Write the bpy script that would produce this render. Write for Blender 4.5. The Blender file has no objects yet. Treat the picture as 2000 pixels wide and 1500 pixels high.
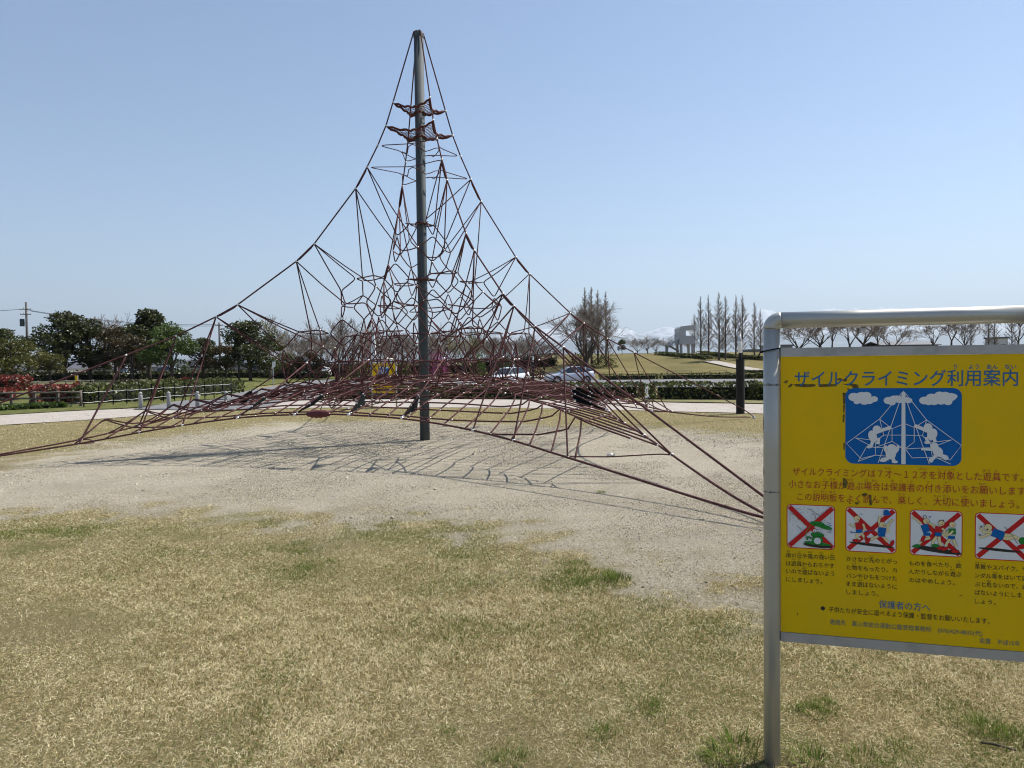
import bpy, math, random
import numpy as np
from mathutils import Matrix, Vector
from mathutils.geometry import tessellate_polygon

random.seed(7)
RNG = np.random.default_rng(11)
sc = bpy.context.scene
COL = sc.collection

# ------------------------------------------------------------------ camera
FPX, EYE, HOR, ROLL = 1400.0, 1.55, 707.0, 0.012
PITCH = math.atan((750 - HOR) / FPX)
UPV = np.array([0, math.sin(PITCH), math.cos(PITCH)])
FWV = np.array([0, math.cos(PITCH), -math.sin(PITCH)])
cr, sr = math.cos(ROLL), math.sin(ROLL)
RIGHT = cr * np.array([1., 0, 0]) - sr * UPV
UPC = sr * np.array([1., 0, 0]) + cr * UPV
cam = bpy.data.cameras.new('camera')
cam_o = bpy.data.objects.new('camera', cam); COL.objects.link(cam_o)
cam.sensor_fit = 'HORIZONTAL'; cam.sensor_width = 36.0; cam.lens = FPX / 2000 * 36.0
cam.clip_start = 0.05; cam.clip_end = 150000
m = Matrix.Identity(4)
for i in range(3):
    m[i][0], m[i][1], m[i][2] = RIGHT[i], UPC[i], -FWV[i]
m[2][3] = EYE
cam_o.matrix_world = m
sc.camera = cam_o

# ------------------------------------------------------------------ light
SUNV = Vector((0.649, 0.351, 1.0)).normalized()        # towards the sun
ELEV = math.asin(SUNV.z); AZ = math.atan2(SUNV.x, SUNV.y)
w = bpy.data.worlds.new('World'); sc.world = w; w.use_nodes = True
nt = w.node_tree; nt.nodes.clear()
sky = nt.nodes.new('ShaderNodeTexSky'); sky.sky_type = 'NISHITA'; sky.sun_disc = False
sky.sun_elevation = ELEV; sky.sun_rotation = AZ
sky.altitude = 100; sky.air_density = 1.0; sky.dust_density = 0.15; sky.ozone_density = 3.0
bgn = nt.nodes.new('ShaderNodeBackground'); bgn.inputs['Strength'].default_value = 0.09
outw = nt.nodes.new('ShaderNodeOutputWorld')
nt.links.new(sky.outputs[0], bgn.inputs[0]); nt.links.new(bgn.outputs[0], outw.inputs[0])
sl = bpy.data.lights.new('sun', 'SUN'); sl.energy = 4.9; sl.angle = math.radians(0.45); sl.color = (1, 0.95, 0.87)
so = bpy.data.objects.new('sun', sl); COL.objects.link(so)
so.rotation_euler = (-SUNV).to_track_quat('-Z', 'Y').to_euler(); so.location = (20, 10, 40)
sc.view_settings.view_transform = 'Standard'; sc.view_settings.look = 'None'
sc.view_settings.exposure = 0.66; sc.view_settings.gamma = 1.0
sc.cycles.use_denoising = True; sc.cycles.denoiser = 'OPENIMAGEDENOISE'; sc.cycles.filter_width = 1.1
sc.cycles.max_bounces = 6; sc.cycles.diffuse_bounces = 3; sc.cycles.transparent_max_bounces = 8

# ------------------------------------------------------------------ pixel helpers (2000 x 1500 photograph)
def ray(px, py):
    u = (px - 1000) / FPX; v = (750 - py) / FPX
    return RIGHT * u + UPC * v + FWV
def gnd(px, py, z=0.0):
    d = ray(px, py); t = (z - EYE) / d[2]
    return np.array([0, 0, EYE]) + d * t
def at(px, py, Y):
    d = ray(px, py); return np.array([0, 0, EYE]) + d * (Y / d[1])
def sstep(a, b, x):
    t = np.clip((x - a) / (b - a), 0, 1); return t * t * (3 - 2 * t)
def dip(x, y):
    return -.45 * sstep(30, 42, y) * sstep(-32, -16, x)
def hill_z(x, y):
    return dip(x, y) + 3.15 * sstep(80, 120, y) * sstep(-22, 12, x) - 1.2 * sstep(135, 230, y) * sstep(-22, 12, x)
def gsurf(px, py):
    z = 0.0
    for _ in range(12):
        q = gnd(px, py, z); z = .5 * z + .5 * float(dip(q[0], q[1]))
    return q
def spot(px, Y):
    X = at(px, HOR - ROLL * (px - 1000), Y)[0]
    return np.array([X, Y, float(hill_z(X, Y))])

# ------------------------------------------------------------------ materials
def mat(name, base=(.5, .5, .5), rough=.6, metal=0.0, noise=None, bump=None, spec=.5, coat=0.0, coord='Object'):
    """noise: (scale, colour2, lo, hi, detail); bump: (scale, strength, distance)"""
    mt = bpy.data.materials.new(name); mt.use_nodes = True
    t = mt.node_tree; b = t.nodes['Principled BSDF']
    b.inputs['Base Color'].default_value = (*base, 1); b.inputs['Roughness'].default_value = rough
    b.inputs['Metallic'].default_value = metal; b.inputs['Specular IOR Level'].default_value = spec
    b.inputs['Coat Weight'].default_value = coat
    tc = t.nodes.new('ShaderNodeTexCoord')
    if noise:
        s, c2, lo, hi, det = noise
        n = t.nodes.new('ShaderNodeTexNoise'); n.inputs['Scale'].default_value = s; n.inputs['Detail'].default_value = det
        n.inputs['Roughness'].default_value = .65
        t.links.new(tc.outputs[coord], n.inputs['Vector'])
        r = t.nodes.new('ShaderNodeMapRange'); r.inputs[1].default_value = lo; r.inputs[2].default_value = hi
        t.links.new(n.outputs['Fac'], r.inputs[0])
        mx = t.nodes.new('ShaderNodeMix'); mx.data_type = 'RGBA'
        mx.inputs[6].default_value = (*base, 1); mx.inputs[7].default_value = (*c2, 1)
        t.links.new(r.outputs[0], mx.inputs[0]); t.links.new(mx.outputs[2], b.inputs['Base Color'])
    if bump:
        n2 = t.nodes.new('ShaderNodeTexNoise'); n2.inputs['Scale'].default_value = bump[0]; n2.inputs['Detail'].default_value = 4
        t.links.new(tc.outputs[coord], n2.inputs['Vector'])
        bp = t.nodes.new('ShaderNodeBump'); bp.inputs['Strength'].default_value = bump[1]; bp.inputs['Distance'].default_value = bump[2]
        t.links.new(n2.outputs['Fac'], bp.inputs['Height']); t.links.new(bp.outputs[0], b.inputs['Normal'])
    return mt

def leafmat(name, c1, c2, c3=None, trans=.35, scale=1.3):
    mt = bpy.data.materials.new(name); mt.use_nodes = True
    t = mt.node_tree; t.nodes.clear()
    o = t.nodes.new('ShaderNodeOutputMaterial')
    at_ = t.nodes.new('ShaderNodeAttribute'); at_.attribute_name = 'tint'
    geo = t.nodes.new('ShaderNodeTexCoord')
    n = t.nodes.new('ShaderNodeTexNoise'); n.inputs['Scale'].default_value = scale; n.inputs['Detail'].default_value = 2
    t.links.new(geo.outputs['Object'], n.inputs['Vector'])
    ad = t.nodes.new('ShaderNodeMath'); ad.operation = 'MULTIPLY_ADD'; ad.inputs[1].default_value = .9; 
    t.links.new(n.outputs['Fac'], ad.inputs[0])
    sb = t.nodes.new('ShaderNodeMath'); sb.operation = 'MULTIPLY_ADD'; sb.inputs[1].default_value = .6; sb.inputs[2].default_value = -.25
    t.links.new(at_.outputs['Fac'], sb.inputs[0]); t.links.new(sb.outputs[0], ad.inputs[2])
    rp = t.nodes.new('ShaderNodeValToRGB')
    rp.color_ramp.elements[0].position = .2; rp.color_ramp.elements[0].color = (*c1, 1)
    rp.color_ramp.elements[1].position = .75; rp.color_ramp.elements[1].color = (*c2, 1)
    if c3:
        e = rp.color_ramp.elements.new(.95); e.color = (*c3, 1)
    t.links.new(ad.outputs[0], rp.inputs[0])
    d = t.nodes.new('ShaderNodeBsdfDiffuse'); tr = t.nodes.new('ShaderNodeBsdfTranslucent'); gl = t.nodes.new('ShaderNodeBsdfGlossy')
    gl.inputs['Roughness'].default_value = .45; gl.inputs['Color'].default_value = (.6, .6, .6, 1)
    m1 = t.nodes.new('ShaderNodeMixShader'); m1.inputs[0].default_value = trans
    m2 = t.nodes.new('ShaderNodeMixShader'); m2.inputs[0].default_value = .05
    for x in (d, tr): t.links.new(rp.outputs[0], x.inputs['Color'])
    t.links.new(d.outputs[0], m1.inputs[1]); t.links.new(tr.outputs[0], m1.inputs[2])
    t.links.new(m1.outputs[0], m2.inputs[1]); t.links.new(gl.outputs[0], m2.inputs[2])
    t.links.new(m2.outputs[0], o.inputs[0])
    return mt

M = {}
M['rope'] = mat('rope_maroon', (.058, .021, .023), .9, noise=(9, (.13, .06, .057), .35, .7, 5), bump=(160, .5, .003), spec=.2)
M['rope_dark'] = mat('rope_border', (.07, .022, .022), .9, noise=(25, (.13, .05, .035), .4, .7, 3), spec=.2)
M['clamp'] = mat('clamp_steel', (.72, .72, .7), .35, .8)
M['mast'] = mat('mast_grey_paint', (.046, .06, .068), .75, .0, noise=(2, (.062, .076, .082), .4, .75, 6), bump=(20, .08, .01))
M['rubber'] = mat('black_rubber', (.007, .009, .009), .85, spec=.06)
M['sleeve'] = mat('sleeve_red', (.10, .026, .03), .9, noise=(40, (.1, .02, .02), .4, .7, 3), bump=(80, .8, .01))
M['bark'] = mat('bark_brown', (.085, .062, .048), .9, noise=(6, (.16, .125, .1), .35, .7, 5))
M['twig'] = mat('twig_brown', (.16, .13, .11), .9, noise=(1.2, (.24, .2, .165), .35, .7, 3))
M['twig_green'] = mat('twig_budding', (.16, .14, .07), .9, noise=(.8, (.22, .2, .09), .35, .7, 3))
M['bark_dark'] = mat('bark_dark', (.045, .036, .03), .9, noise=(6, (.09, .07, .055), .35, .7, 5))
M['leaf_dark'] = leafmat('leaf_evergreen', (.022, .029, .009), (.07, .08, .022), (.13, .13, .04))
M['leaf_olive'] = leafmat('leaf_olive', (.05, .055, .013), (.13, .125, .03), (.2, .17, .04))
M['leaf_light'] = leafmat('leaf_fresh', (.04, .065, .014), (.105, .15, .03), (.19, .23, .06))
M['leaf_rust'] = leafmat('leaf_rust', (.035, .03, .014), (.1, .068, .026), (.15, .085, .035))
M['leaf_red'] = leafmat('leaf_red', (.07, .045, .02), (.28, .035, .03), (.42, .06, .05), scale=3)
M['leaf_hedge'] = leafmat('leaf_hedge', (.03, .038, .012), (.11, .125, .028), (.26, .25, .06), scale=4)
M['leaf_pink'] = leafmat('blossom_pink', (.2, .05, .1), (.5, .12, .27), (.6, .25, .4))
M['leaf_bud'] = leafmat('leaf_bud', (.12, .1, .04), (.22, .2, .06), (.3, .26, .1))
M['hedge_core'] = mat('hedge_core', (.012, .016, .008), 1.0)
M['concrete'] = mat('concrete_grey', (.36, .35, .33), .85, noise=(2, (.28, .27, .26), .4, .7, 6))
M['bollard'] = mat('bollard_stone', (.27, .27, .26), .7, noise=(8, (.3, .3, .29), .4, .7, 6))
M['lampbrown'] = mat('lamp_dark_brown', (.007, .005, .0045), .8, .0, noise=(4, (.014, .011, .01), .4, .7, 4))
M['opal'] = mat('opal_glass', (.8, .8, .78), .25)
M['white'] = mat('white_paint', (.72, .72, .7), .5, noise=(3, (.6, .6, .57), .4, .8, 5))
M['wood'] = mat('weathered_wood', (.15, .125, .1), .9, noise=(5, (.09, .075, .06), .35, .7, 6))
M['pole_dark'] = mat('pole_concrete', (.1, .095, .09), .9)
M['galv'] = mat('galvanised', (.5, .51, .52), .38, .75, noise=(7, (.4, .4, .4), .35, .7, 6), bump=(30, .06, .01))

# ------------------------------------------------------------------ mesh building
class MB:
    def __init__(s): s.v = []; s.f = []; s.mi = []
    def add(s, vs, fs, mi=0):
        o = len(s.v); s.v.extend([tuple(map(float, p)) for p in vs])
        for f in fs: s.f.append(tuple(o + i for i in f)); s.mi.append(mi)
    def box(s, c, d, mi=0, rz=0.0, taper=1.0):
        x, y, z = [k / 2 for k in d]; vs = []
        ca, sa = math.cos(rz), math.sin(rz)
        for k in (-1, 1):
            tp = taper if k > 0 else 1.0
            for (i, j) in ((-1, -1), (1, -1), (1, 1), (-1, 1)):
                px, py = i * x * tp, j * y * tp
                vs.append((c[0] + px * ca - py * sa, c[1] + px * sa + py * ca, c[2] + k * z))
        s.add(vs, [(3, 2, 1, 0), (4, 5, 6, 7), (0, 1, 5, 4), (1, 2, 6, 5), (2, 3, 7, 6), (3, 0, 4, 7)], mi)
    def tube(s, pts, r, n=6, mi=0, closed=False, cap=True):
        P = np.asarray(pts, float); k = len(P)
        rr = np.full(k, r) if np.isscalar(r) else np.asarray(r, float)
        T = np.empty_like(P)
        if closed: T[:] = np.roll(P, -1, 0) - np.roll(P, 1, 0)
        else:
            T[1:-1] = P[2:] - P[:-2]; T[0] = P[1] - P[0]; T[-1] = P[-1] - P[-2]
        T /= np.maximum(np.linalg.norm(T, axis=1), 1e-9)[:, None]
        a = np.array([0, 0, 1.]) if abs(T[0][2]) < .9 else np.array([1., 0, 0])
        N = np.cross(T[0], a); N /= np.linalg.norm(N)
        ang = np.arange(n) * 2 * math.pi / n; ca, sa = np.cos(ang), np.sin(ang)
        vs = []
        for i in range(k):
            N = N - T[i] * (N @ T[i]); N /= max(np.linalg.norm(N), 1e-9)
            B = np.cross(T[i], N)
            vs.append(P[i] + rr[i] * (ca[:, None] * N + sa[:, None] * B))
        vs = np.concatenate(vs)
        fs = []
        for i in range(k if closed else k - 1):
            j = (i + 1) % k
            for q in range(n):
                q2 = (q + 1) % n
                fs.append((i * n + q, i * n + q2, j * n + q2, j * n + q))
        if cap and not closed:
            fs.append(tuple(range(n - 1, -1, -1))); fs.append(tuple((k - 1) * n + q for q in range(n)))
        s.add(vs, fs, mi)
    def lathe(s, c, prof, n=20, mi=0):
        vs = []; fs = []
        for (r, z) in prof:
            for q in range(n):
                a = 2 * math.pi * q / n
                vs.append((c[0] + r * math.cos(a), c[1] + r * math.sin(a), c[2] + z))
        for i in range(len(prof) - 1):
            for q in range(n):
                q2 = (q + 1) % n
                fs.append((i * n + q, i * n + q2, (i + 1) * n + q2, (i + 1) * n + q))
        fs.append(tuple(range(n - 1, -1, -1))); fs.append(tuple((len(prof) - 1) * n + q for q in range(n)))
        s.add(vs, fs, mi)
    def ball(s, c, r, mi=0, sz=1.0):
        vs = []; fs = []
        for (rr, z) in ((.75, -.66), (1, 0), (.75, .66)):
            for q in range(6):
                a = q * math.pi / 3; vs.append((c[0] + r * rr * math.cos(a), c[1] + r * rr * math.sin(a), c[2] + r * z * sz))
        for i in range(2):
            for q in range(6):
                fs.append((i * 6 + q, i * 6 + (q + 1) % 6, i * 6 + 6 + (q + 1) % 6, i * 6 + 6 + q))
        fs.append((5, 4, 3, 2, 1, 0)); fs.append((12, 13, 14, 15, 16, 17))
        s.add(vs, fs, mi)
    def mesh(s, name, mats, off=(0, 0, 0), smooth=False):
        me = bpy.data.meshes.new(name)
        v = np.asarray(s.v, float) - np.asarray(off, float)
        me.from_pydata(v.tolist(), [], s.f)
        for mm in (mats if isinstance(mats, (list, tuple)) else [mats]): me.materials.append(mm)
        me.polygons.foreach_set('material_index', s.mi)
        if smooth: me.polygons.foreach_set('use_smooth', [True] * len(s.f))
        me.update(); return me
    def build(s, name, mats, parent=None, smooth=False, local=False):
        off = (0, 0, 0)
        if parent is not None and not local:
            p = parent
            while p is not None:
                if p.name in ROOTLOC: off = ROOTLOC[p.name]; break
                p = p.parent
        return link(name, s.mesh(name, mats, off, smooth), parent)

ROOTLOC = {}
def link(name, me, parent=None):
    o = bpy.data.objects.new(name, me); COL.objects.link(o)
    if parent is not None: o.parent = parent
    return o
def tag(o, label=None, cat=None, group=None, kind=None):
    if label: o['label'] = label
    if cat: o['category'] = cat
    if group: o['group'] = group
    if kind: o['kind'] = kind
    return o
def empty(name, loc, label, cat, group=None, rz=0.0, reg=True):
    o = bpy.data.objects.new(name, None); COL.objects.link(o)
    o.location = tuple(map(float, loc)); o.rotation_euler.z = rz; o.empty_display_size = .2
    if reg: ROOTLOC[o.name] = tuple(map(float, loc))
    return tag(o, label, cat, group)
def kids(o): return [c for c in bpy.data.objects if c.parent == o]
def copy_tree(o, parent=None):
    c = o.copy(); COL.objects.link(c); c.parent = parent
    for ch in kids(o): copy_tree(ch, c)
    return c
def npmesh(name, V, Fq, mats, tint=None, tris=None):
    """V (n,3), Fq (m,4) quads, tris (k,3); tint per vertex"""
    me = bpy.data.meshes.new(name)
    nq = 0 if Fq is None else len(Fq); ntr = 0 if tris is None else len(tris)
    me.vertices.add(len(V)); me.vertices.foreach_set('co', np.asarray(V, np.float32).ravel())
    idx = np.concatenate([np.asarray(a, np.int32).ravel() for a in ([Fq] if nq else []) + ([tris] if ntr else [])])
    me.loops.add(len(idx)); me.loops.foreach_set('vertex_index', idx)
    tot = np.concatenate([np.full(nq, 4, np.int32), np.full(ntr, 3, np.int32)])
    st = np.concatenate([[0], np.cumsum(tot)[:-1]]).astype(np.int32)
    me.polygons.add(nq + ntr); me.polygons.foreach_set('loop_start', st)
    try: me.polygons.foreach_set('loop_total', tot)
    except Exception: pass
    for mm in (mats if isinstance(mats, (list, tuple)) else [mats]): me.materials.append(mm)
    if tint is not None:
        a = me.attributes.new('tint', 'FLOAT', 'POINT'); a.data.foreach_set('value', np.asarray(tint, np.float32))
    me.update(calc_edges=True); me.validate(); return me
def cards(C, size, rng, flat=0.0, aspect=1.6):
    """leaf shaped quads at centres C"""
    n = len(C)
    d = rng.normal(size=(n, 3)); d[:, 2] *= (1 - flat); d /= np.linalg.norm(d, axis=1)[:, None]
    e = rng.normal(size=(n, 3)); e -= d * (e * d).sum(1)[:, None]; e /= np.linalg.norm(e, axis=1)[:, None]
    s = size * rng.uniform(.6, 1.4, n)[:, None]
    a = d * s * aspect * .5; b = e * s * .5
    V = np.stack([C - a, C + b, C + a, C - b], 1).reshape(-1, 3)
    Fq = np.arange(4 * n).reshape(n, 4)
    t = np.repeat(rng.uniform(0, 1, n), 4)
    return V, Fq, t
def round_poly(pts, cut=.05, n=4, closed=False):
    P = [np.asarray(p, float) for p in pts]; out = []; k = len(P)
    for i in range(k):
        if not closed and i in (0, k - 1): out.append(P[i]); continue
        a, b, c = P[i - 1], P[i], P[(i + 1) % k]
        la, lc = np.linalg.norm(a - b), np.linalg.norm(c - b)
        p0 = b + (a - b) / max(la, 1e-9) * min(cut, la * .45); p1 = b + (c - b) / max(lc, 1e-9) * min(cut, lc * .45)
        for q in range(n + 1):
            t = q / n; out.append((1 - t) ** 2 * p0 + 2 * t * (1 - t) * b + t * t * p1)
    return out

# ================================================================== GROUND
def vnoise(x, y, seed=0):
    """smooth value noise, arrays"""
    xi = np.floor(x).astype(np.int64); yi = np.floor(y).astype(np.int64); fx = x - xi; fy = y - yi
    fx = fx * fx * (3 - 2 * fx); fy = fy * fy * (3 - 2 * fy)
    def h(a, b):
        k = (a * 374761393 + b * 668265263 + seed * 974711) & 0x7fffffff
        k = ((k ^ (k >> 13)) * 1274126177) & 0x7fffffff
        return ((k ^ (k >> 16)) & 0xffff) / 65535.0
    return (h(xi, yi) * (1 - fx) + h(xi + 1, yi) * fx) * (1 - fy) + (h(xi, yi + 1) * (1 - fx) + h(xi + 1, yi + 1) * fx) * fy
def fbm(x, y, seed=0, o=4):
    t = 0; a = .5
    for i in range(o): t = t + a * vnoise(x * 2 ** i, y * 2 ** i, seed + i); a *= .5
    return t / (1 - .5 ** o)
GP = [gnd(*p)[:2] for p in [(-300, 935), (0, 922), (150, 886), (330, 856), (560, 826), (850, 826), (1150, 834), (1330, 842), (1500, 858), (1800, 905),
                            (2050, 1000), (1900, 1130), (1480, 1165), (1330, 1140), (1180, 1095), (950, 1030), (650, 1008), (300, 1000), (0, 1000), (-300, 1020)]]
GP = np.array(GP)
def poly_sd(x, y, P):
    """signed distance (positive inside) to polygon"""
    d = np.full(np.shape(x), 1e9); ins = np.zeros(np.shape(x), bool); n = len(P)
    for i in range(n):
        ax, ay = P[i]; bx, by = P[(i + 1) % n]
        ex, ey = bx - ax, by - ay; wx, wy = x - ax, y - ay
        t = np.clip((wx * ex + wy * ey) / (ex * ex + ey * ey), 0, 1)
        d = np.minimum(d, np.hypot(wx - ex * t, wy - ey * t))
        c = ((ay > y) != (by > y)) & (x < (bx - ax) * (y - ay) / (by - ay + 1e-12) + ax)
        ins ^= c
    return np.where(ins, d, -d)
def gravel_mask(x, y):
    sd = poly_sd(x, y, GP)
    n = fbm(x * .55, y * .55, 3) - .5
    n2 = fbm(x * 4.2, y * 4.2, 13) - .5
    return sstep(-1.7, 1.6, sd + n * 1.1 + n2 * 2.4)
def green_mask(x, y):
    """greener turf: belt in front of the gravel and loose patches"""
    sd = poly_sd(x, y, GP)
    belt = sstep(-2.6, -.9, sd) * sstep(.5, -.1, sd) * sstep(8.5, 6.5, y)
    n = fbm(x * .8, y * .8, 31); n2 = fbm(x * 2.2, y * 2.2, 37)
    return np.clip(belt * sstep(.35, .62, n2) * .5 + sstep(.56, .74, n) * .55 * sstep(.4, .6, n2) + .35 * sstep(1.2, 3.2, x) * sstep(4.5, 3.2, y) * sstep(.42, .6, n2), 0, 1)

def axis(lo, hi, step, far, grow=1.22):
    a = list(np.arange(lo, hi + 1e-6, step)); s = step
    while a[-1] < far: s *= grow; a.append(a[-1] + s)
    s = step; b = []
    x = lo
    while x > -far: s *= grow; x -= s; b.append(x)
    return np.array(b[::-1] + a)
gx = axis(-14, 11, .13, 60000); gy = axis(1.6, 27, .13, 60000)
gx = np.concatenate([gx[gx < -62], np.arange(-62, -14, 1.2), gx[(gx >= -14) & (gx <= 11.05)], np.arange(12, 62, 1.2), gx[gx > 62]])
gy = np.concatenate([gy[gy <= 27.1], np.arange(28, 126, .9), gy[gy > 126]])
GX, GY = np.meshgrid(gx, gy)
GZ = np.where((np.abs(GX) < 40) & (GY < 60) & (GY > 0), (fbm(GX * .7, GY * .7, 5) - .5) * .03, -.02) + dip(GX, GY)
V = np.stack([GX, GY, GZ], -1).reshape(-1, 3)
ny, nx = GX.shape
i0 = (np.arange(ny - 1)[:, None] * nx + np.arange(nx - 1)[None]).ravel()
Fq = np.stack([i0, i0 + 1, i0 + nx + 1, i0 + nx], 1)
gme = npmesh('ground', V, Fq, [])
for nm, fn in (('gravel', gravel_mask), ('green', green_mask)):
    a = gme.attributes.new(nm, 'FLOAT', 'POINT'); a.data.foreach_set('value', fn(GX, GY).astype(np.float32).ravel())
gme.polygons.foreach_set('use_smooth', [True] * len(gme.polygons))

def ground_material():
    mt = bpy.data.materials.new('dry_lawn_and_gravel'); mt.use_nodes = True
    t = mt.node_tree; b = t.nodes['Principled BSDF']; b.inputs['Roughness'].default_value = 1.0; b.inputs['Specular IOR Level'].default_value = .1
    N = t.nodes.new; L = t.links.new
    tc = N('ShaderNodeTexCoord')
    def noise(s, d=5, r=.65):
        n = N('ShaderNodeTexNoise'); n.inputs['Scale'].default_value = s; n.inputs['Detail'].default_value = d; n.inputs['Roughness'].default_value = r
        L(tc.outputs['Object'], n.inputs['Vector']); return n.outputs['Fac']
    def rng_(x, lo, hi, a=0., c=1.):
        r = N('ShaderNodeMapRange'); L(x, r.inputs[0])
        for i, q in ((1, lo), (2, hi), (3, a), (4, c)): r.inputs[i].default_value = q
        return r.outputs[0]
    def mix(f, a, c):
        m_ = N('ShaderNodeMix'); m_.data_type = 'RGBA'
        if hasattr(f, 'links'): L(f, m_.inputs[0])
        else: m_.inputs[0].default_value = f
        for i, q in ((6, a), (7, c)):
            if isinstance(q, tuple): m_.inputs[i].default_value = (*q, 1)
            else: L(q, m_.inputs[i])
        return m_.outputs[2]
    def math_(op, a, c):
        q = N('ShaderNodeMath'); q.operation = op
        for i, k in enumerate((a, c)):
            if isinstance(k, (int, float)): q.inputs[i].default_value = k
            else: L(k, q.inputs[i])
        return q.outputs[0]
    ga = N('ShaderNodeAttribute'); ga.attribute_name = 'gravel'; gr = N('ShaderNodeAttribute'); gr.attribute_name = 'green'
    fine = noise(95, 6, .75); mid = noise(6, 5); big = noise(.7, 4); grain = noise(38, 5, .8)
    fine2 = noise(240, 4, .8)
    straw = mix(rng_(math_('ADD', math_('MULTIPLY', fine, .5), math_('MULTIPLY', fine2, .5)), .4, .62), (.075, .058, .024), (.46, .385, .205))
    straw = mix(rng_(mid, .35, .7, 0, .4), straw, (.26, .22, .105))
    straw = mix(rng_(big, .42, .66, 0, .55), straw, (.235, .205, .085))
    grn = mix(rng_(fine, .35, .66), (.06, .075, .02), (.21, .225, .075))
    f = math_('MULTIPLY', gr.outputs['Fac'], rng_(grain, .38, .58))
    lawn = mix(f, straw, grn)
    gv = mix(rng_(grain, .33, .68), (.31, .27, .205), (.65, .585, .465))
    gv = mix(rng_(fine, .32, .5, .8, 0), gv, (.17, .14, .1))
    gv = mix(rng_(mid, .5, .75, 0, .45), gv, (.34, .29, .21))
    gv = mix(rng_(big, .45, .68, 0, .5), gv, (.27, .24, .18))
    gv = mix(rng_(noise(2.3, 6, .7), .56, .7, 0, .35), gv, (.2, .17, .12))
    gf = rng_(math_('ADD', math_('MULTIPLY', ga.outputs['Fac'], 1.0), math_('MULTIPLY', math_('SUBTRACT', grain, .5), 1.9)), .2, .8)
    col = mix(gf, lawn, gv)
    L(col, b.inputs['Base Color'])
    bp = N('ShaderNodeBump'); bp.inputs['Strength'].default_value = .9; bp.inputs['Distance'].default_value = .035
    L(math_('ADD', fine, math_('MULTIPLY', grain, .8)), bp.inputs['Height']); L(bp.outputs[0], b.inputs['Normal'])
    return mt
M['ground'] = ground_material(); gme.materials.append(M['ground'])
ground = tag(link('ground', gme), 'dry straw coloured lawn with a worn gravel patch under the rope pyramid', 'lawn', kind='structure')

# hill lawn
hx = np.linspace(-26, 330, 180); hy = np.concatenate([np.linspace(76, 130, 60), np.linspace(132, 420, 60)])
HX, HY = np.meshgrid(hx, hy)
HZ = hill_z(HX, HY) + .02 + (fbm(HX * .12, HY * .12, 9) - .5) * .18 * sstep(80, 90, HY) - .09 * (sstep(79, 76, HY) + sstep(-20, -26, HX))
n1, n0 = HX.shape; i0 = (np.arange(n1 - 1)[:, None] * n0 + np.arange(n0 - 1)[None]).ravel()
M['hill'] = mat('hill_turf', (.125, .108, .043), 1.0, noise=(.16, (.19, .16, .07), .38, .66, 6), bump=(3, .6, .08), spec=.1)
hme = npmesh('hill', np.stack([HX, HY, HZ], -1).reshape(-1, 3), np.stack([i0, i0 + 1, i0 + n0 + 1, i0 + n0], 1), M['hill'])
hme.polygons.foreach_set('use_smooth', [True] * len(hme.polygons))
tag(link('hill', hme), 'low grassy rise behind the car park', 'hill', kind='structure')

def strip(name, near, far, z, material, label, cat):
    """sheet between two pixel polylines on the ground"""
    n = 60
    def rs(P):
        P = np.array([gsurf(*p)[:2] for p in P]); s = np.concatenate([[0], np.cumsum(np.linalg.norm(np.diff(P, axis=0), axis=1))]); s /= s[-1]
        t = np.linspace(0, 1, n); return np.stack([np.interp(t, s, P[:, 0]), np.interp(t, s, P[:, 1])], 1)
    A, B = rs(near), rs(far); rows = 7
    k = np.linspace(0, 1, rows)[:, None, None]
    XY = A[None] * (1 - k) + B[None] * k
    wob = (fbm(XY[..., 0] * 1.3, XY[..., 1] * 1.3, 17) - .5) * .22
    e = np.zeros((rows, 1)); e[0] = 1; e[-1] = 1
    V = np.concatenate([XY[..., :1], XY[..., 1:] + (wob * e)[..., None], (dip(XY[..., 0], XY[..., 1]) + z)[..., None]], -1).reshape(-1, 3)
    i0 = (np.arange(rows - 1)[:, None] * n + np.arange(n - 1)[None]).ravel()
    me = npmesh(name, V, np.stack([i0, i0 + 1, i0 + n + 1, i0 + n], 1), material)
    return tag(link(name, me), label, cat, kind='structure')
M['path'] = mat('pale_path', (.40, .36, .32), .95, noise=(1.6, (.33, .295, .26), .4, .7, 7), bump=(60, .3, .01), spec=.2)
M['asphalt'] = mat('asphalt_grey', (.15, .15, .155), .95, noise=(1.1, (.2, .2, .2), .38, .7, 7), bump=(70, .4, .01), spec=.2)
M['verge'] = mat('verge_green', (.075, .09, .025), 1.0, noise=(2.2, (.17, .165, .06), .38, .64, 7), bump=(30, 1.0, .05), spec=.1)
strip('path', [(-420, 863), (0, 831), (150, 822), (300, 811), (440, 803), (560, 798), (700, 796), (1000, 797), (1200, 801), (1300, 804), (1480, 808), (1750, 818), (2150, 838)],
      [(-420, 834), (0, 812), (150, 803), (300, 797), (440, 789), (560, 783), (700, 780), (1000, 781), (1200, 784), (1300, 787), (1480, 790), (1750, 797), (2150, 810)],
      .014, M['path'], 'pale compacted footpath curving behind the rope pyramid', 'path')
strip('road', [(262, 801), (420, 803), (512, 800), (560, 784), (640, 766), (760, 758), (1000, 757), (1260, 757), (1480, 757), (1900, 757), (2500, 757)],
      [(262, 800), (330, 789), (440, 773), (520, 757), (620, 742), (760, 740), (1000, 741), (1260, 741), (1480, 741), (1900, 741), (2500, 741)],
      .04, M['asphalt'], 'grey asphalt drive and car park behind the hedges', 'road')
strip('verge', [(-420, 834), (0, 812), (150, 803), (268, 797), (330, 789), (440, 773), (500, 762)],
      [(-420, 770), (0, 764), (150, 758), (268, 755), (330, 752), (440, 745), (500, 740)],
      .034, M['verge'], 'green weedy verge along the planting beds', 'verge')
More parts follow.
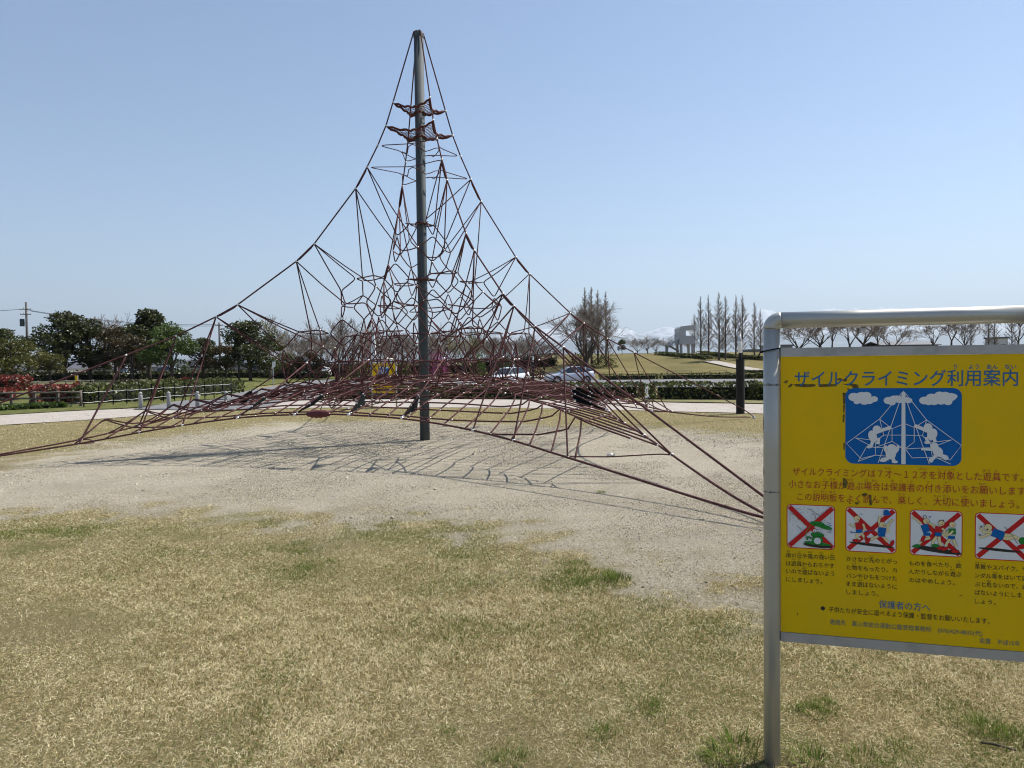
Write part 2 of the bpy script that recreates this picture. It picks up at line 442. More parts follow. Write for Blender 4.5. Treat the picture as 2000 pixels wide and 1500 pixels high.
strip('garden_bed', [(-420, 769), (0, 763), (150, 757), (268, 754), (440, 744), (560, 738), (700, 733)], [(-420, 741), (0, 739), (150, 737), (268, 735), (440, 732), (560, 729), (700, 727)],
      .036, mat('bed_soil', (.12, .1, .055), 1.0, noise=(.8, (.1, .115, .035), .4, .62, 6), bump=(12, 1, .08)), 'brown and green planting beds beyond the rope fence', 'garden bed')
strip('back_verge', [(430, 764), (520, 753), (620, 741.5), (760, 739), (1000, 739), (1100, 739)], [(440, 731), (520, 730), (620, 728), (760, 726), (1000, 724), (1100, 724)],
      .05, M['verge'], 'dark green verge under the trees beyond the car park', 'verge')
strip('hedge_verge', [(500, 786), (620, 779), (1000, 780), (1300, 786), (1480, 789), (1900, 801), (2400, 818)],
      [(560, 770), (640, 767), (1000, 759), (1300, 759), (1480, 759), (1900, 759), (2400, 759)],
      .034, mat('hedge_verge_turf', (.14, .14, .05), 1.0, noise=(1.5, (.23, .2, .09), .4, .64, 7), bump=(25, 1, .04)), 'yellow green turf between the path and the clipped hedges', 'verge')
strip('gap_path', [(1258, 780), (1259, 770), (1257, 757)], [(1272, 780), (1270, 770), (1267, 757)], .042, M['asphalt'], 'short grey path through the gap in the hedge', 'path')

# ================================================================== ROPE PYRAMID
MP = gnd(830, 860)
RA = [math.radians(a) for a in (-62, 28, 118, 208)]          # the four ridges
net = empty('climbing_net', MP, 'tall maroon rope climbing pyramid hung from a grey steel mast', 'climbing net')
mb = MB(); mb.lathe(MP, [(.098, -.1), (.098, 3), (.096, 8.0)], 24); mast = mb.build('mast', M['mast'], net, True)
mb = MB(); mb.lathe(MP, [(.103, 7.96), (.103, 8.02), (.085, 8.07), (.045, 8.09)], 24); mb.build('mast_cap', M['mast'], mast)
COLLAR = MB()
PROF = [(.1, 8.06), (.55, 6.62), (.70, 6.15), (.87, 5.75), (1.09, 5.31), (1.32, 4.88), (2.12, 3.78), (2.45, 3.44), (3.48, 2.62), (3.84, 2.40), (4.48, 2.06), (5.24, 1.74), (7.0, 1.0), (8.72, .27), (9.0, .12)]
def rp(k, r, z, lat=0.0):
    c, s = math.cos(RA[k]), math.sin(RA[k])
    return np.array([MP[0] + r * c - lat * s, MP[1] + r * s + lat * c, z])
def lp(x, y, z):                                               # ridge aligned local frame
    c, s = math.cos(RA[1]), math.sin(RA[1])
    return np.array([MP[0] + x * c - y * s, MP[1] + x * s + y * c, z])
ROPE_R = .0115
def knot(mb, p, r=.021): mb.ball(p, r, 1)
ROPES = [M['rope'], M['clamp']]
for k in range(4):
    mb = MB()
    pts = [rp(k, r, z) for r, z in PROF]
    pts = [rp(k, .03, 8.1)] + pts
    fine = []
    for a, b in zip(pts[:-1], pts[1:]):
        for t in np.linspace(0, 1, 5)[:-1]: fine.append(a + (b - a) * t)
    fine.append(pts[-1])
    mb.tube(fine, .0135, 7)
    for (i, j) in ((4, 5), (6, 7), (8, 9)):                     # doubled stretches
        (r0, z0), (r1, z1) = PROF[i], PROF[j]
        for sgn in (-1, 1):
            mb.tube([rp(k, r0, z0), rp(k, r0 * .8 + r1 * .2 - .01, z0 * .8 + z1 * .2 - .014, sgn * .018), rp(k, r0 * .2 + r1 * .8 - .01, z0 * .2 + z1 * .8 - .014, sgn * .018), rp(k, r1, z1)], ROPE_R, 5)
    for r, z in PROF[1:12]: knot(mb, rp(k, r, z), .024)
    mb.build('ridge_rope', ROPES, net, True)
    mb = MB(); mb.tube([rp(k, 9.0, .14), rp(k, 9.2, -.05)], .02, 8); mb.lathe(rp(k, 9.12, 0), [(.05, -.02), (.05, .02), (.03, .05)], 12)
    mb.build('ground_anchor', M['galv'], net)

# --- rims (side frame: corner k to corner k+1)
RX = np.array([0, 1.25, 2.1, 2.97, 3.89, 4.57, 5.19, 5.67, 6.36]); RY = np.array([3.62, 3.68, 3.78, 4.02, 4.44, 4.86, 5.27, 5.62, 6.36])
RZ = np.array([.80, .755, .66, .53, .35, .25, .15, .09, .05])
def side(k, x, y, z):
    """local frame of side k: x along the side from corner k-1 to corner k, y outward"""
    a = RA[k] - math.radians(45)                               # outward direction of the side before corner k
    o = np.array([math.cos(a), math.sin(a)]); tvec = np.array([-o[1], o[0]])
    q = o * y + tvec * x
    return np.array([MP[0] + q[0], MP[1] + q[1], z])
RYB = np.array([3.62, 3.86, 4.15, 4.64, 5.14, 5.46, 5.78, 6.02, 6.36])      # the right hand rim hangs wider near the front corner
def rim(x, k=0):
    ax = abs(x); return float(np.interp(ax, RX, RYB if (k == 1 and x < 0) else RY)), float(np.interp(ax, RX, RZ))
for k in range(4):
    mb = MB(); xs = np.linspace(-6.36, 6.36, 90)
    # smooth the table with a running mean
    yy = np.array([np.mean([rim(x + d, k)[0] for d in (-.35, -.17, 0, .17, .35)]) for x in xs]); zz = np.array([np.mean([rim(x + d, k)[1] for d in (-.35, -.17, 0, .17, .35)]) for x in xs])
    mb.tube([side(k, x, y, z) for x, y, z in zip(xs, yy, zz)], .0145, 6)
    mb.build('rim_rope', ROPES, net, True)

# --- base net
ANG = np.linspace(0, math.pi / 4, 60)
_rx = np.linspace(0, 6.36, 200); _ry = np.interp(_rx, RX, RY); _rz = np.interp(_rx, RX, RZ)
_th = np.arctan2(_rx, _ry); _rr = np.hypot(_rx, _ry)
_ryb = np.interp(_rx, RX, RYB); _thb = np.arctan2(_rx, _ryb); _rrb = np.hypot(_rx, _ryb)
def base_z(x, y):
    """height of the base net over the side frame of corner 1 (x, y both along sides)"""
    th = math.atan2(y, x); q = (th + math.pi / 4) % (math.pi / 2) - math.pi / 4
    aq = abs(q); b_ = y > 0 and x < 0 and -x <= y
    R = np.interp(aq, _thb, _rrb) if b_ else np.interp(aq, _th, _rr); zr = np.interp(aq, _thb if b_ else _th, _rz)
    t = min(math.hypot(x, y) / R, 1.0)
    return float(zr * t ** 2 + 1.3 * (1 - t ** 2) + .06 * math.sin(3.1 * x + 1) * math.sin(2.7 * y) * (1 - t))
def inside(x, y):
    ax, ay = abs(x), abs(y)
    return ax <= np.interp(ay, RX, RY) and ay <= np.interp(ax, RX, RYB if (y > 0 and x < 0) else RY) and max(ax, ay) < 6.0
def bf(x, y, z=None): return side(1, x, y, base_z(x, y) if z is None else z)
mb = MB(); GS = .33
lines = np.arange(-12, 13) * GS + .05
CROSS = set()
for fam in (0, 1):
    for c in lines:
        c2 = c + .03 * math.sin(c * 5)
        run = []
        def flush():
            if len(run) > 3:
                for (p0, p1, at_end) in ((run[1], run[0], False), (run[-2], run[-1], True)):
                    dx, dy = p1[0] - p0[0], p1[1] - p0[1]; best = None
                    for f_ in np.linspace(0, 1.4, 29):
                        qx, qy = p1[0] + dx * f_, p1[1] + dy * f_
                        if inside(qx, qy): best = (qx, qy)
                    if best and math.hypot(*best) > .5:
                        run.append(best) if at_end else run.insert(0, best)
                        mb.ball(bf(*best), .016, 1)
                pts = [bf(x, y, base_z(x, y) + (.012 if fam else 0)) for x, y in run]
                mb.tube(pts, .0122, 5)
            run.clear()
        for q in np.arange(-6, 6.001, .1):
            wv = c2 + .035 * math.sin(q * 1.9 + c * 3)
            x, y = (wv, q) if fam == 0 else (q, wv)
            if inside(x, y) and math.hypot(x, y) > .3 and math.hypot(x, y) < 6.0: run.append((x, y))
            else: flush()
        flush()
for cx in lines:
    for cy in lines:
        if inside(cx, cy) and .4 < math.hypot(cx, cy) < 5.5 and RNG.random() < .6:
            mb.ball(bf(cx + .035 * math.sin(cy * 1.9 + cx * 3), cy, base_z(cx, cy) + .008), .0125, 1)
ang = np.linspace(0, 2 * math.pi, 25)
mb.tube([bf(.32 * math.cos(a), .32 * math.sin(a)) for a in ang[:-1]], .012, 6, closed=True)
bnet = mb.build('base_net', ROPES, net, True)

# --- corner cross ropes + risers from the ridges to the rims
for k in range(4):
    for xr, (rr_, zr_) in ((2.45, (3.84, 2.40)), (3.1, (4.48, 2.06)), (3.92, (5.24, 1.74))):
        for sd in (-1, 1):
            kk = k if sd > 0 else (k + 1) % 4
            y, z = rim(xr * sd, kk); p = side(kk, xr * sd, y, z)
            mb = MB(); q = rp(k, rr_, zr_)
            mb.tube(round_poly([q, q * .93 + p * .07 + np.array([0, 0, -.02]), p * .96 + q * .04, p], .08), ROPE_R + .001, 6)
            knot(mb, p, .026); mb.build('riser_rope', ROPES, net, True)
    mb = MB()
    y, z = rim(3.92, k); A = side(k, 3.92, y, z); y, z = rim(-3.92, (k + 1) % 4); B = side((k + 1) % 4, -3.92, y, z)
    mid = (A + B) / 2; cdir = MP - mid; cdir[2] = 0; cdir /= np.linalg.norm(cdir)
    L_ = np.linalg.norm(B - A); e_ = (B - A) / L_
    mb.tube(round_poly([A, A + e_ * L_ * .06 + cdir * .12, mid + cdir * .2 + np.array([0, 0, -.03]), B - e_ * L_ * .06 + cdir * .12, B], .12), .0095, 6)
    s_ = mid + cdir * .2; mb.tube([s_ - e_ * .05 - cdir * .01, s_ + e_ * .05 - cdir * .01], .016, 6, 1)
    mb.build('corner_rope', ROPES, net, True)

# --- spatial lattice: truncated octahedra hung in a half octahedron
LA, LZ, HB = 1.08, 1.6, 2.7
verts = {}; edges = set(); VP = []
def vid(p):
    key = tuple(int(round(c / (LA / 4))) for c in p)
    if key not in verts: verts[key] = len(VP); VP.append(np.array(p, float))
    return verts[key]
perms = [(0, s1 * 1, s2 * 2) for s1 in (-1, 1) for s2 in (-1, 1)]
offs = set()
for (a, b, c) in perms:
    for pr in ((a, b, c), (a, c, b), (b, a, c), (c, a, b), (b, c, a), (c, b, a)): offs.add(pr)
offs = [np.array(o) * LA / 4 for o in offs]
for i in range(-4, 5):
    for j in range(-4, 5):
        for k in range(-2, 4):
            for h in (0, .5):
                c = np.array([(i + h) * LA, (j + h) * LA, (k + h) * LA])
                P = [c + o for o in offs]
                for a in range(24):
                    for b in range(a):
                        if np.linalg.norm(P[a] - P[b]) < LA * .36: edges.add((vid(P[a]), vid(P[b])))
def okv(p):
    s = abs(p[0]) + abs(p[1])
    mxy = max(abs(p[0]), abs(p[1])); dd = HB + .30 - max(p[2], 0)
    return p[2] < HB + .1 and p[2] > -.3 and mxy <= dd and s * .86 <= dd
E_ = {tuple(sorted(e)) for e in edges if okv(VP[e[0]]) and okv(VP[e[1]])}
while True:
    deg = {}
    for a, b in E_: deg[a] = deg.get(a, 0) + 1; deg[b] = deg.get(b, 0) + 1
    bad = {v for v, d in deg.items() if d == 1 and VP[v][2] >= -.01}
    if not bad: break
    E_ = {e for e in E_ if e[0] not in bad and e[1] not in bad}
def pinch(p):
    """pull the flanks of the lattice in a little and add slack"""
    x, y, z = p; r = math.hypot(x, y)
    th = math.atan2(y, x); f = 1 - .07 * (1 - math.cos(4 * th)) / 2 * min(r / 2, 1)
    h = np.random.default_rng(abs(hash((round(x, 2), round(y, 2), round(z, 2)))) % 99991).normal(0, .03, 3)
    if r < .4: h *= .3
    return np.array([x * f + h[0], y * f + h[1], LZ + z + h[2] * .8])
PW = {v: pinch(VP[v]) for v in deg}
for v in PW:                                                    # feet of the lattice rest on the base net
    if VP[v][2] < -.01:
        x, y, z = PW[v]; a = math.radians(45)
        bx, by = x * math.cos(a) - y * math.sin(a), x * math.sin(a) + y * math.cos(a)
        # ridge frame -> side frame of corner 1
        PW[v][2] = base_z(bx, by) + .01
W3 = {v: lp(*PW[v]) for v in PW}
# fans from the ridge nodes to the open knots of the lattice
fan = []
def dirx(k): return [(0, -1), (1, 0), (0, 1), (-1, 0)][k]
for k in range(4):
    dx, dy = dirx(k)
    for (r, z, tg) in ((1.09, 5.31, ((.36, 4.3, .0), (.3, 4.3, .25))), (1.32, 4.88, ((.65, 4.05, .0), (.8, 3.85, .35), (1.1, 3.6, -.3))), (2.12, 3.78, ((1.0, 3.55, .35), (1.3, 3.3, -.35), (1.5, 3.05, .1))),
                       (2.45, 3.44, ((1.8, 2.75, .3), (2.0, 2.45, -.35), (2.25, 2.35, .1))), (3.48, 2.62, ((2.3, 2.2, .45), (2.5, 2.1, -.4), (2.8, 1.65, .0))), (3.84, 2.40, ((2.9, 1.35, .35), (2.9, 1.35, -.35)))):
        got = set()
        for (tr_, tz_, tl_) in tg:
            q = np.array([dx * tr_ - dy * tl_, dy * tr_ + dx * tl_, tz_])
            cand = [(np.linalg.norm(PW[v] - q), v) for v in PW if v not in got and deg[v] < 4]
            if cand:
                d, v = min(cand)
                if d < .8: got.add(v); fan.append((rp(k, r, z), v)); deg[v] += 1
bd = [v for v in PW if deg.get(v, 0) < 4 and abs(VP[v][0]) + abs(VP[v][1]) + max(VP[v][2], 0) > HB - .35]
extra = 0
for v in bd:
    if deg[v] >= 4: continue
    nb = sorted((np.linalg.norm(VP[v] - VP[u]), u) for u in bd if u != v and deg[u] < 4 and tuple(sorted((u, v))) not in E_)
    for d, u in nb[:1]:
        if d < .8: E_.add(tuple(sorted((u, v)))); deg[u] += 1; deg[v] += 1; extra += 1
adj = {}
for a, b in E_: adj.setdefault(a, []).append(b); adj.setdefault(b, []).append(a)
ends = []
for q, v in fan:
    nid = len(VP); VP.append(q); W3[nid] = q; adj.setdefault(v, []).append(nid); adj[nid] = [v]; ends.append(nid)
# pair the ropes at each knot so that they touch back to back
pairs = {}
for v, ns in adj.items():
    if len(ns) < 2: continue
    rest = list(ns); pr = {}
    D = {n: (W3[n] - W3[v]) / np.linalg.norm(W3[n] - W3[v]) for n in ns}
    while len(rest) >= 2:
        best = max(((D[a] @ D[b], a, b) for i, a in enumerate(rest) for b in rest[:i]), key=lambda t: -abs(t[0] + .15))
        _, a, b = best; pr[a] = b; pr[b] = a; rest.remove(a); rest.remove(b)
    pairs[v] = pr
used = set(); chains = []
def walk(a, b):
    ch = [a, b]; used.add(tuple(sorted((a, b))))
    while True:
        nx_ = pairs.get(ch[-1], {}).get(ch[-2])
        if nx_ is None or tuple(sorted((ch[-1], nx_))) in used: break
        used.add(tuple(sorted((ch[-1], nx_)))); ch.append(nx_)
    return ch
for a in sorted(adj, key=lambda v: len(adj[v])):
    for b in adj[a]:
        if tuple(sorted((a, b))) in used: continue
        c1 = walk(a, b); c1.reverse()
        nx_ = pairs.get(c1[-1], {}).get(c1[-2])
        if nx_ is not None and tuple(sorted((c1[-1], nx_))) not in used:
            c1 = c1 + walk(c1[-1], nx_)[1:]
        chains.append(c1)
rg = random.Random(3)
tiers = [MB() for _ in range(4)]
def tier_of(z): return 0 if z > 3.4 else 1 if z > 2.5 else 2 if z > 1.75 else 3
for ch in chains:
    if len(ch) > 12: parts = [ch[i:i + 12] for i in range(0, len(ch) - 1, 11)]
    else: parts = [ch]
    for pc in parts:
        if len(pc) < 2: continue
        pts = []
        for i, v in enumerate(pc):
            pts.append(W3[v])
            if i + 1 < len(pc):
                a, b = W3[v], W3[pc[i + 1]]; d = np.linalg.norm(b - a)
                hz = np.linalg.norm((b - a)[:2]) / d
                pts.append((a + b) / 2 + np.array([rg.uniform(-.01, .01), rg.uniform(-.01, .01), -.028 * d * hz ** 2 * rg.uniform(.3, 1.6)]))
        mbt = tiers[tier_of(np.mean([p[2] for p in pts]))]
        mbt.tube(round_poly(pts, .075, 4), ROPE_R, 6)
for v in adj:
    if rg.random() < .4: tiers[tier_of(W3[v][2])].ball(W3[v], .017, 1)
# star rings below the platforms
for (z, r) in ((5.75, .87), (5.31, 1.09)):
    mb = tiers[0]; pts = []
    for k in range(4):
        pts += [rp(k, r - .015, z), side((k + 1) % 4, .0, .40, z + .03)]
    mb.tube(round_poly(pts, .16, 5, True), .009, 6, closed=True)
    inn = []
    for k in range(4):
        inn += [rp(k, .30, z - .1), side((k + 1) % 4, .1, .385, z + .015), side((k + 1) % 4, -.1, .385, z + .015)][:3]
    inn = []
    for i in range(24):
        a = i * math.pi / 12; q = RA[0] + a; rr_ = .335 - .06 * math.cos(4 * a)
        inn.append(np.array([MP[0] + rr_ * math.cos(q), MP[1] + rr_ * math.sin(q), z - .03 - .05 * math.cos(4 * a)]))
    mb.tube(inn, .009, 6, closed=True)
for z in (4.3, 3.2):
    mb = tiers[0]
    for dz, rr_ in ((0, .125), (.03, .115)):
        mb.tube([np.array([MP[0] + rr_ * math.cos(a), MP[1] + rr_ * math.sin(a), z + dz]) for a in ang[:-1]], .011, 6, closed=True)
    for i in range(4):
        a = RA[i]; mb.tube([np.array([MP[0] + t * math.cos(a), MP[1] + t * math.sin(a), z]) for t in (.11, .34)], .009, 5)
for tmb in tiers: tmb.build('rope_tier', ROPES, net, True)

# --- risers with rubber webs on every side
low = [v for v in PW if abs(VP[v][2]) < .02]
for k in range(4):
    for xr in (-1.54, -.55, .38, 1.28):
        y, z = rim(xr, k); p = side(k, xr, y, z)
        tgt = side(k, xr * .8, 2.05, LZ)
        q = W3[min(low, key=lambda v: np.linalg.norm(W3[v] - tgt))]
        mb = MB(); mb.tube([p, (p + q) / 2 + np.array([0, 0, -.02]), q], .0115, 6); knot(mb, p, .03); knot(mb, q, .024)
        mb.build('riser_rope', ROPES, net, True)
        d = (q - p) / np.linalg.norm(q - p); inn = MP - p; inn[2] = 0; inn /= np.linalg.norm(inn)
        b0 = p + d * .05; b1 = p + d * .64
        xa, ya = xr, y
        foot = side(k, xr, y - .5, base_z(xr, y - .5) - .03)
        c0 = b0 + (foot - p) * .12; c1 = foot; c2 = b1 + inn * .05 + np.array([0, 0, -.03])
        mb = MB(); tvec = np.cross(d, inn); tvec /= np.linalg.norm(tvec); th_ = tvec * .012
        quad = [b0, c0, c1, c2, b1]
        vs = [v + th_ for v in quad] + [v - th_ for v in quad]
        mb.add(vs, [(0, 1, 2, 3, 4), (9, 8, 7, 6, 5)] + [(i, i + 5, (i + 1) % 5 + 5, (i + 1) % 5) for i in range(5)])
        for v in (b0, b1, c1, c2, (b0 + b1) / 2, (c1 + c2) / 2, (b0 + c1) / 2): mb.ball(v, .017, 1)
        mb.build('rubber_web', [M['rubber'], M['clamp']], net)
# --- padded sleeve on the front rim
mb = MB(); xs = np.linspace(-.33, .05, 16); rr_ = .018 + .045 * np.sin(np.linspace(.12, math.pi - .1, 16)) ** .6
rr_ = rr_ * (1 + .1 * np.sin(np.arange(16) * 2.3))
mb.tube([side(0, x, rim(x)[0], rim(x)[1]) for x in xs], rr_, 10); mb.build('rope_sleeve', M['sleeve'], net, True)
# the corner frame of side(0) runs from corner 3 to corner 0

# --- two net platforms
for (r, z) in ((.55, 6.62), (.70, 6.15)):
    pl = None
    def plat(u, v):
        """u,v in [-1,1] along the ridge axes; concave star square"""
        return u, v
    def border(t):                                             # t 0..4
        k = int(t) % 4; f = t - int(t)
        a0, a1 = RA[k], RA[k] + math.pi / 2
        A = np.array([math.cos(a0), math.sin(a0)]) * (r - .03); B = np.array([math.cos(a1), math.sin(a1)]) * (r - .03)
        P = A * (1 - f) + B * f; pull = .30 * 4 * f * (1 - f)
        return P * (1 - pull)
    def zz_(P):
        q = np.hypot(*P) / r; return z - .13 * (1 - q) - .02
    mbb = MB()
    bpts = [np.array([MP[0] + p[0], MP[1] + p[1], zz_(p) + .015 * math.sin(i * 1.7)]) for i, p in enumerate(border(t) for t in np.linspace(0, 4, 65)[:-1])]
    mbb.tube(bpts, .021, 7, closed=True)
    mg = MB(); poly = np.array([border(t) for t in np.linspace(0, 4, 65)[:-1]])
    stp = .055
    for fam in (0, 1):
        a = RA[0] + math.pi / 4 + fam * math.pi / 2; e1 = np.array([math.cos(a), math.sin(a)]); e2 = np.array([-e1[1], e1[0]])
        for c in np.arange(-r, r, stp):
            run = []
            for t in np.arange(-r, r + .001, .02):
                P = e1 * t + e2 * (c + .008 * math.sin(t * 40))
                if poly_sd(np.array([P[0]]), np.array([P[1]]), poly)[0] > 0 and np.hypot(*P) > .1: run.append(np.array([MP[0] + P[0], MP[1] + P[1], zz_(P)]))
                else:
                    if len(run) > 2: mg.tube(run[::2] + [run[-1]], .0055, 4)
                    run = []
            if len(run) > 2: mg.tube(run, .0055, 4)
    ringp = [np.array([MP[0] + .115 * math.cos(a), MP[1] + .115 * math.sin(a), z - .14]) for a in ang[:-1]]
    mg.tube(ringp, .016, 6, closed=True)
    po = mg.build('platform_net', M['rope_dark'], net, True)
    mbb.build('platform_border', M['rope_dark'], po, True)

# ================================================================== INFORMATION SIGN
S0 = gnd(1508, 1492); S0[2] = 0
STH = math.radians(-15.5)
_eu = np.array([math.cos(STH), math.sin(STH), 0]); _n = np.array([_eu[1], -_eu[0], 0])
def uz(px, py, off=.0105):
    o = np.array([0, 0, EYE]); d = ray(px, py); p0 = S0 + _n * off
    q = o + d * (((p0 - o) @ _n) / (d @ _n))
    return np.array([(q - S0) @ _eu, q[2]])
M['alu'] = mat('aluminium_tube', (.45, .435, .39), .42, .5, noise=(5, (.44, .44, .42), .4, .72, 6), bump=(55, .05, .005))
M['strip'] = mat('aluminium_strip', (.42, .42, .43), .5, .5, noise=(9, (.3, .3, .31), .45, .7, 6))
M['yellow'] = mat('sign_yellow', (.77, .485, .003), .5, noise=(4, (.70, .46, .01), .4, .7, 7), spec=.15)
M['s_blue'] = mat('sign_blue', (.004, .125, .42), .5, spec=.15)
M['s_white'] = mat('sign_white', (.74, .75, .77), .5, spec=.15)
M['s_red'] = mat('sign_red', (.56, .02, .02), .5, spec=.15)
M['t_red'] = mat('letter_red', (.42, .045, .012), .5)
M['t_blue'] = mat('letter_blue', (.012, .12, .30), .5)
M['t_grey'] = mat('letter_faded_blue', (.06, .13, .16), .5)
M['t_black'] = mat('letter_black', (.012, .012, .012), .5)
M['s_green'] = mat('sign_green', (.02, .22, .035), .5, spec=.15)
M['s_skin'] = mat('sign_skin', (.78, .66, .36), .5, spec=.15)
M['tape'] = mat('tape_residue', (.085, .058, .012), .8, noise=(60, (.2, .14, .02), .45, .65, 4))
SM = [M['s_white'], M['s_red'], M['s_blue'], M['s_green'], M['s_skin'], M['t_black'], M['tape']]
WH, RD, BL, GN, SK, BK, TP = range(7)
PW_ = .895                                                     # distance between the posts
sign = empty('information_sign', S0, 'yellow playground rules board with Japanese lettering on two silver posts, close up', 'sign', rz=STH, reg=False)
PR = .0302
for u in (0, PW_):
    mb = MB(); mb.tube([(u, 0, -.1), (u, 0, .6), (u, 0, 1.2), (u, 0, 1.6622)], PR, 28); mb.build('post', M['alu'], sign, True)
mb = MB(); mb.tube([(.0318, 0, 1.694), (.3, 0, 1.694), (.6, 0, 1.694), (PW_ - .0318, 0, 1.694)], PR, 28); mb.build('top_rail', M['alu'], sign, True)
for u, s in ((0, 1), (PW_, -1)):
    mb = MB(); R_ = .0315
    mb.tube([(u + s * (R_ - R_ * math.cos(a)), 0, 1.6625 + R_ * math.sin(a)) for a in np.linspace(0, math.pi / 2, 12)], PR + .0006, 28)
    mb.build('elbow_joint', M['alu'], sign, True)
PU0, PU1 = PR + .001, PW_ - PR - .001
mb = MB(); mb.box(((PU0 + PU1) / 2, 0, (1.557 + .519) / 2), (PU1 - PU0, .018, 1.557 - .519)); mb.build('board', M['yellow'], sign)
for z0, z1 in ((1.558, 1.59), (.483, .518)):
    mb = MB(); mb.box(((PU0 + PU1) / 2, 0, (z0 + z1) / 2), (PU1 - PU0 + .002, .026, z1 - z0)); mb.build('edge_strip', M['strip'], sign)

class Flat:
    """flat figures on the face of the board, each laid a hair above the one before"""
    def __init__(s, base=.0095): s.mb = MB(); s.o = base
    def poly(s, pts, mi, step=True):
        if step: s.o += .00005
        pts = [np.asarray(p, float) for p in pts]
        tri = tessellate_polygon([[Vector((p[0], p[1], 0)) for p in pts]])
        vs = [(p[0], -s.o, p[1]) for p in pts]; fs = []
        for t in tri:
            a, b, c = [pts[i] for i in t]
            cr_ = (b[0] - a[0]) * (c[1] - a[1]) - (b[1] - a[1]) * (c[0] - a[0])
            fs.append(tuple(t) if cr_ > 0 else tuple(t[::-1]))
        s.mb.add(vs, fs, mi)
    def stroke(s, pts, w, mi):
        s.o += .00005; pts = [np.asarray(p, float) for p in pts]
        L_, R__ = [], []
        for i, p in enumerate(pts):
            a = pts[max(i - 1, 0)]; b = pts[min(i + 1, len(pts) - 1)]; d = b - a; d = d / max(np.linalg.norm(d), 1e-9)
            ww = w if np.isscalar(w) else w[i]
            q = np.array([-d[1], d[0]]) * ww / 2; L_.append(p + q); R__.append(p - q)
        for i in range(len(pts) - 1): s.poly([R__[i], R__[i + 1], L_[i + 1], L_[i]], mi, False)
    def ell(s, c, rx, ry, mi, rot=0.0, n=18):
        ca, sa = math.cos(rot), math.sin(rot); P = []
        for i in range(n):
            a = 2 * math.pi * i / n; x, y = rx * math.cos(a), ry * math.sin(a); P.append((c[0] + x * ca - y * sa, c[1] + x * sa + y * ca))
        s.poly(P, mi)
    def rrect(s, u0, u1, z0, z1, r, mi):
        P = []
        for cx, cz, a0 in ((u1 - r, z1 - r, 0), (u0 + r, z1 - r, 90), (u0 + r, z0 + r, 180), (u1 - r, z0 + r, 270)):
            for i in range(7):
                a = math.radians(a0 + i * 15); P.append((cx + r * math.cos(a), cz + r * math.sin(a)))
        s.poly(P, mi)
    def build(s, name, parent, mats=None): return link(name, s.mb.mesh(name, mats or SM), parent)

# crop frames used when measuring: origin and scale
def frame(ox, oy, k): return lambda X, Y: uz(ox + X / k, oy + Y / k)
FA = frame(1460, 600, 3.704); FB = frame(1460, 880, 3.704); FC = frame(1520, 960, 6.819); FD = frame(1740, 960, 6.819)
KC = (uz(1700, 1000)[0] - uz(1600, 1000)[0]) / 100 / 6.819      # metres per crop pixel in FC, FD
KA = KC * 6.819 / 3.704

# --- blue picture with the drawn rope pyramid
u0, z1 = FA(709, 586); u1, _ = FA(1552, 586); _, z0 = FA(1130, 1140)
f = Flat(); f.rrect(u0, u1, z0, z1, .028, BL)
for cl in ([(770, 650, 40), (825, 645, 42), (800, 670, 34), (860, 640, 36), (880, 675, 34), (915, 665, 28), (845, 680, 34), (790, 685, 22)],
           [(1020, 675, 34), (1060, 665, 34), (1100, 668, 34), (1135, 668, 28), (1165, 675, 26), (1045, 690, 26), (1080, 655, 22)],
           [(1280, 675, 36), (1330, 655, 38), (1390, 640, 38), (1430, 640, 36), (1470, 650, 38), (1350, 685, 30), (1400, 680, 32), (1450, 685, 30), (1310, 690, 24), (1495, 645, 22)]):
    for X, Y, r in cl: f.ell(FA(X, Y), r * KA, r * KA * .82, WH)
f.poly([FA(1112, 1135), FA(1144, 1136), FA(1141, 640), FA(1128, 604), FA(1115, 640)], WH)
f.poly([FA(1110, 640), FA(1146, 640), FA(1128, 603)], WH)
LN = .0022
for seg in ([(1122, 612), (955, 808), (716, 985), (820, 1095)], [(1133, 612), (1295, 815), (1548, 1000), (1465, 1105)], [(1110, 655), (945, 1125)], [(1140, 650), (1315, 1135)],
            [(955, 808), (1045, 880), (1115, 850)], [(955, 808), (985, 925), (1115, 925)], [(1295, 815), (1205, 870), (1145, 845)], [(1295, 815), (1265, 930), (1145, 925)],
            [(780, 945), (925, 965), (990, 925)], [(780, 945), (915, 1015), (1115, 1015)], [(1475, 960), (1320, 980), (1265, 930)], [(1475, 960), (1330, 1015), (1145, 1025)],
            [(925, 965), (925, 1070), (800, 1115)], [(820, 1095), (925, 1070), (1035, 1080)], [(1320, 980), (1335, 1075), (1470, 1135)], [(1465, 1105), (1335, 1085), (1190, 1090), (1145, 1030)],
            [(1045, 880), (1045, 970), (1115, 1015)], [(1205, 870), (1205, 975), (1145, 1020)], [(985, 925), (860, 1010), (800, 1115)], [(1045, 970), (925, 1015)]):
    f.stroke([FA(*p) for p in seg], LN, WH)
def sil(parts):
    for p in parts:
        if p[0] == 'e': f.ell(FA(p[1], p[2]), p[3] * KA, p[4] * KA, WH, p[5] if len(p) > 5 else 0)
        else: f.stroke([FA(*q) for q in p[1]], p[2] * KA, WH)
sil([('e', 935, 885, 30, 32), ('e', 905, 935, 30, 48, .3), ('s', [(920, 910), (985, 885), (1040, 868)], 26), ('s', [(915, 965), (950, 950), (940, 990)], 28), ('s', [(905, 970), (895, 1000), (875, 1012)], 24), ('e', 885, 1008, 24, 12, .3)])
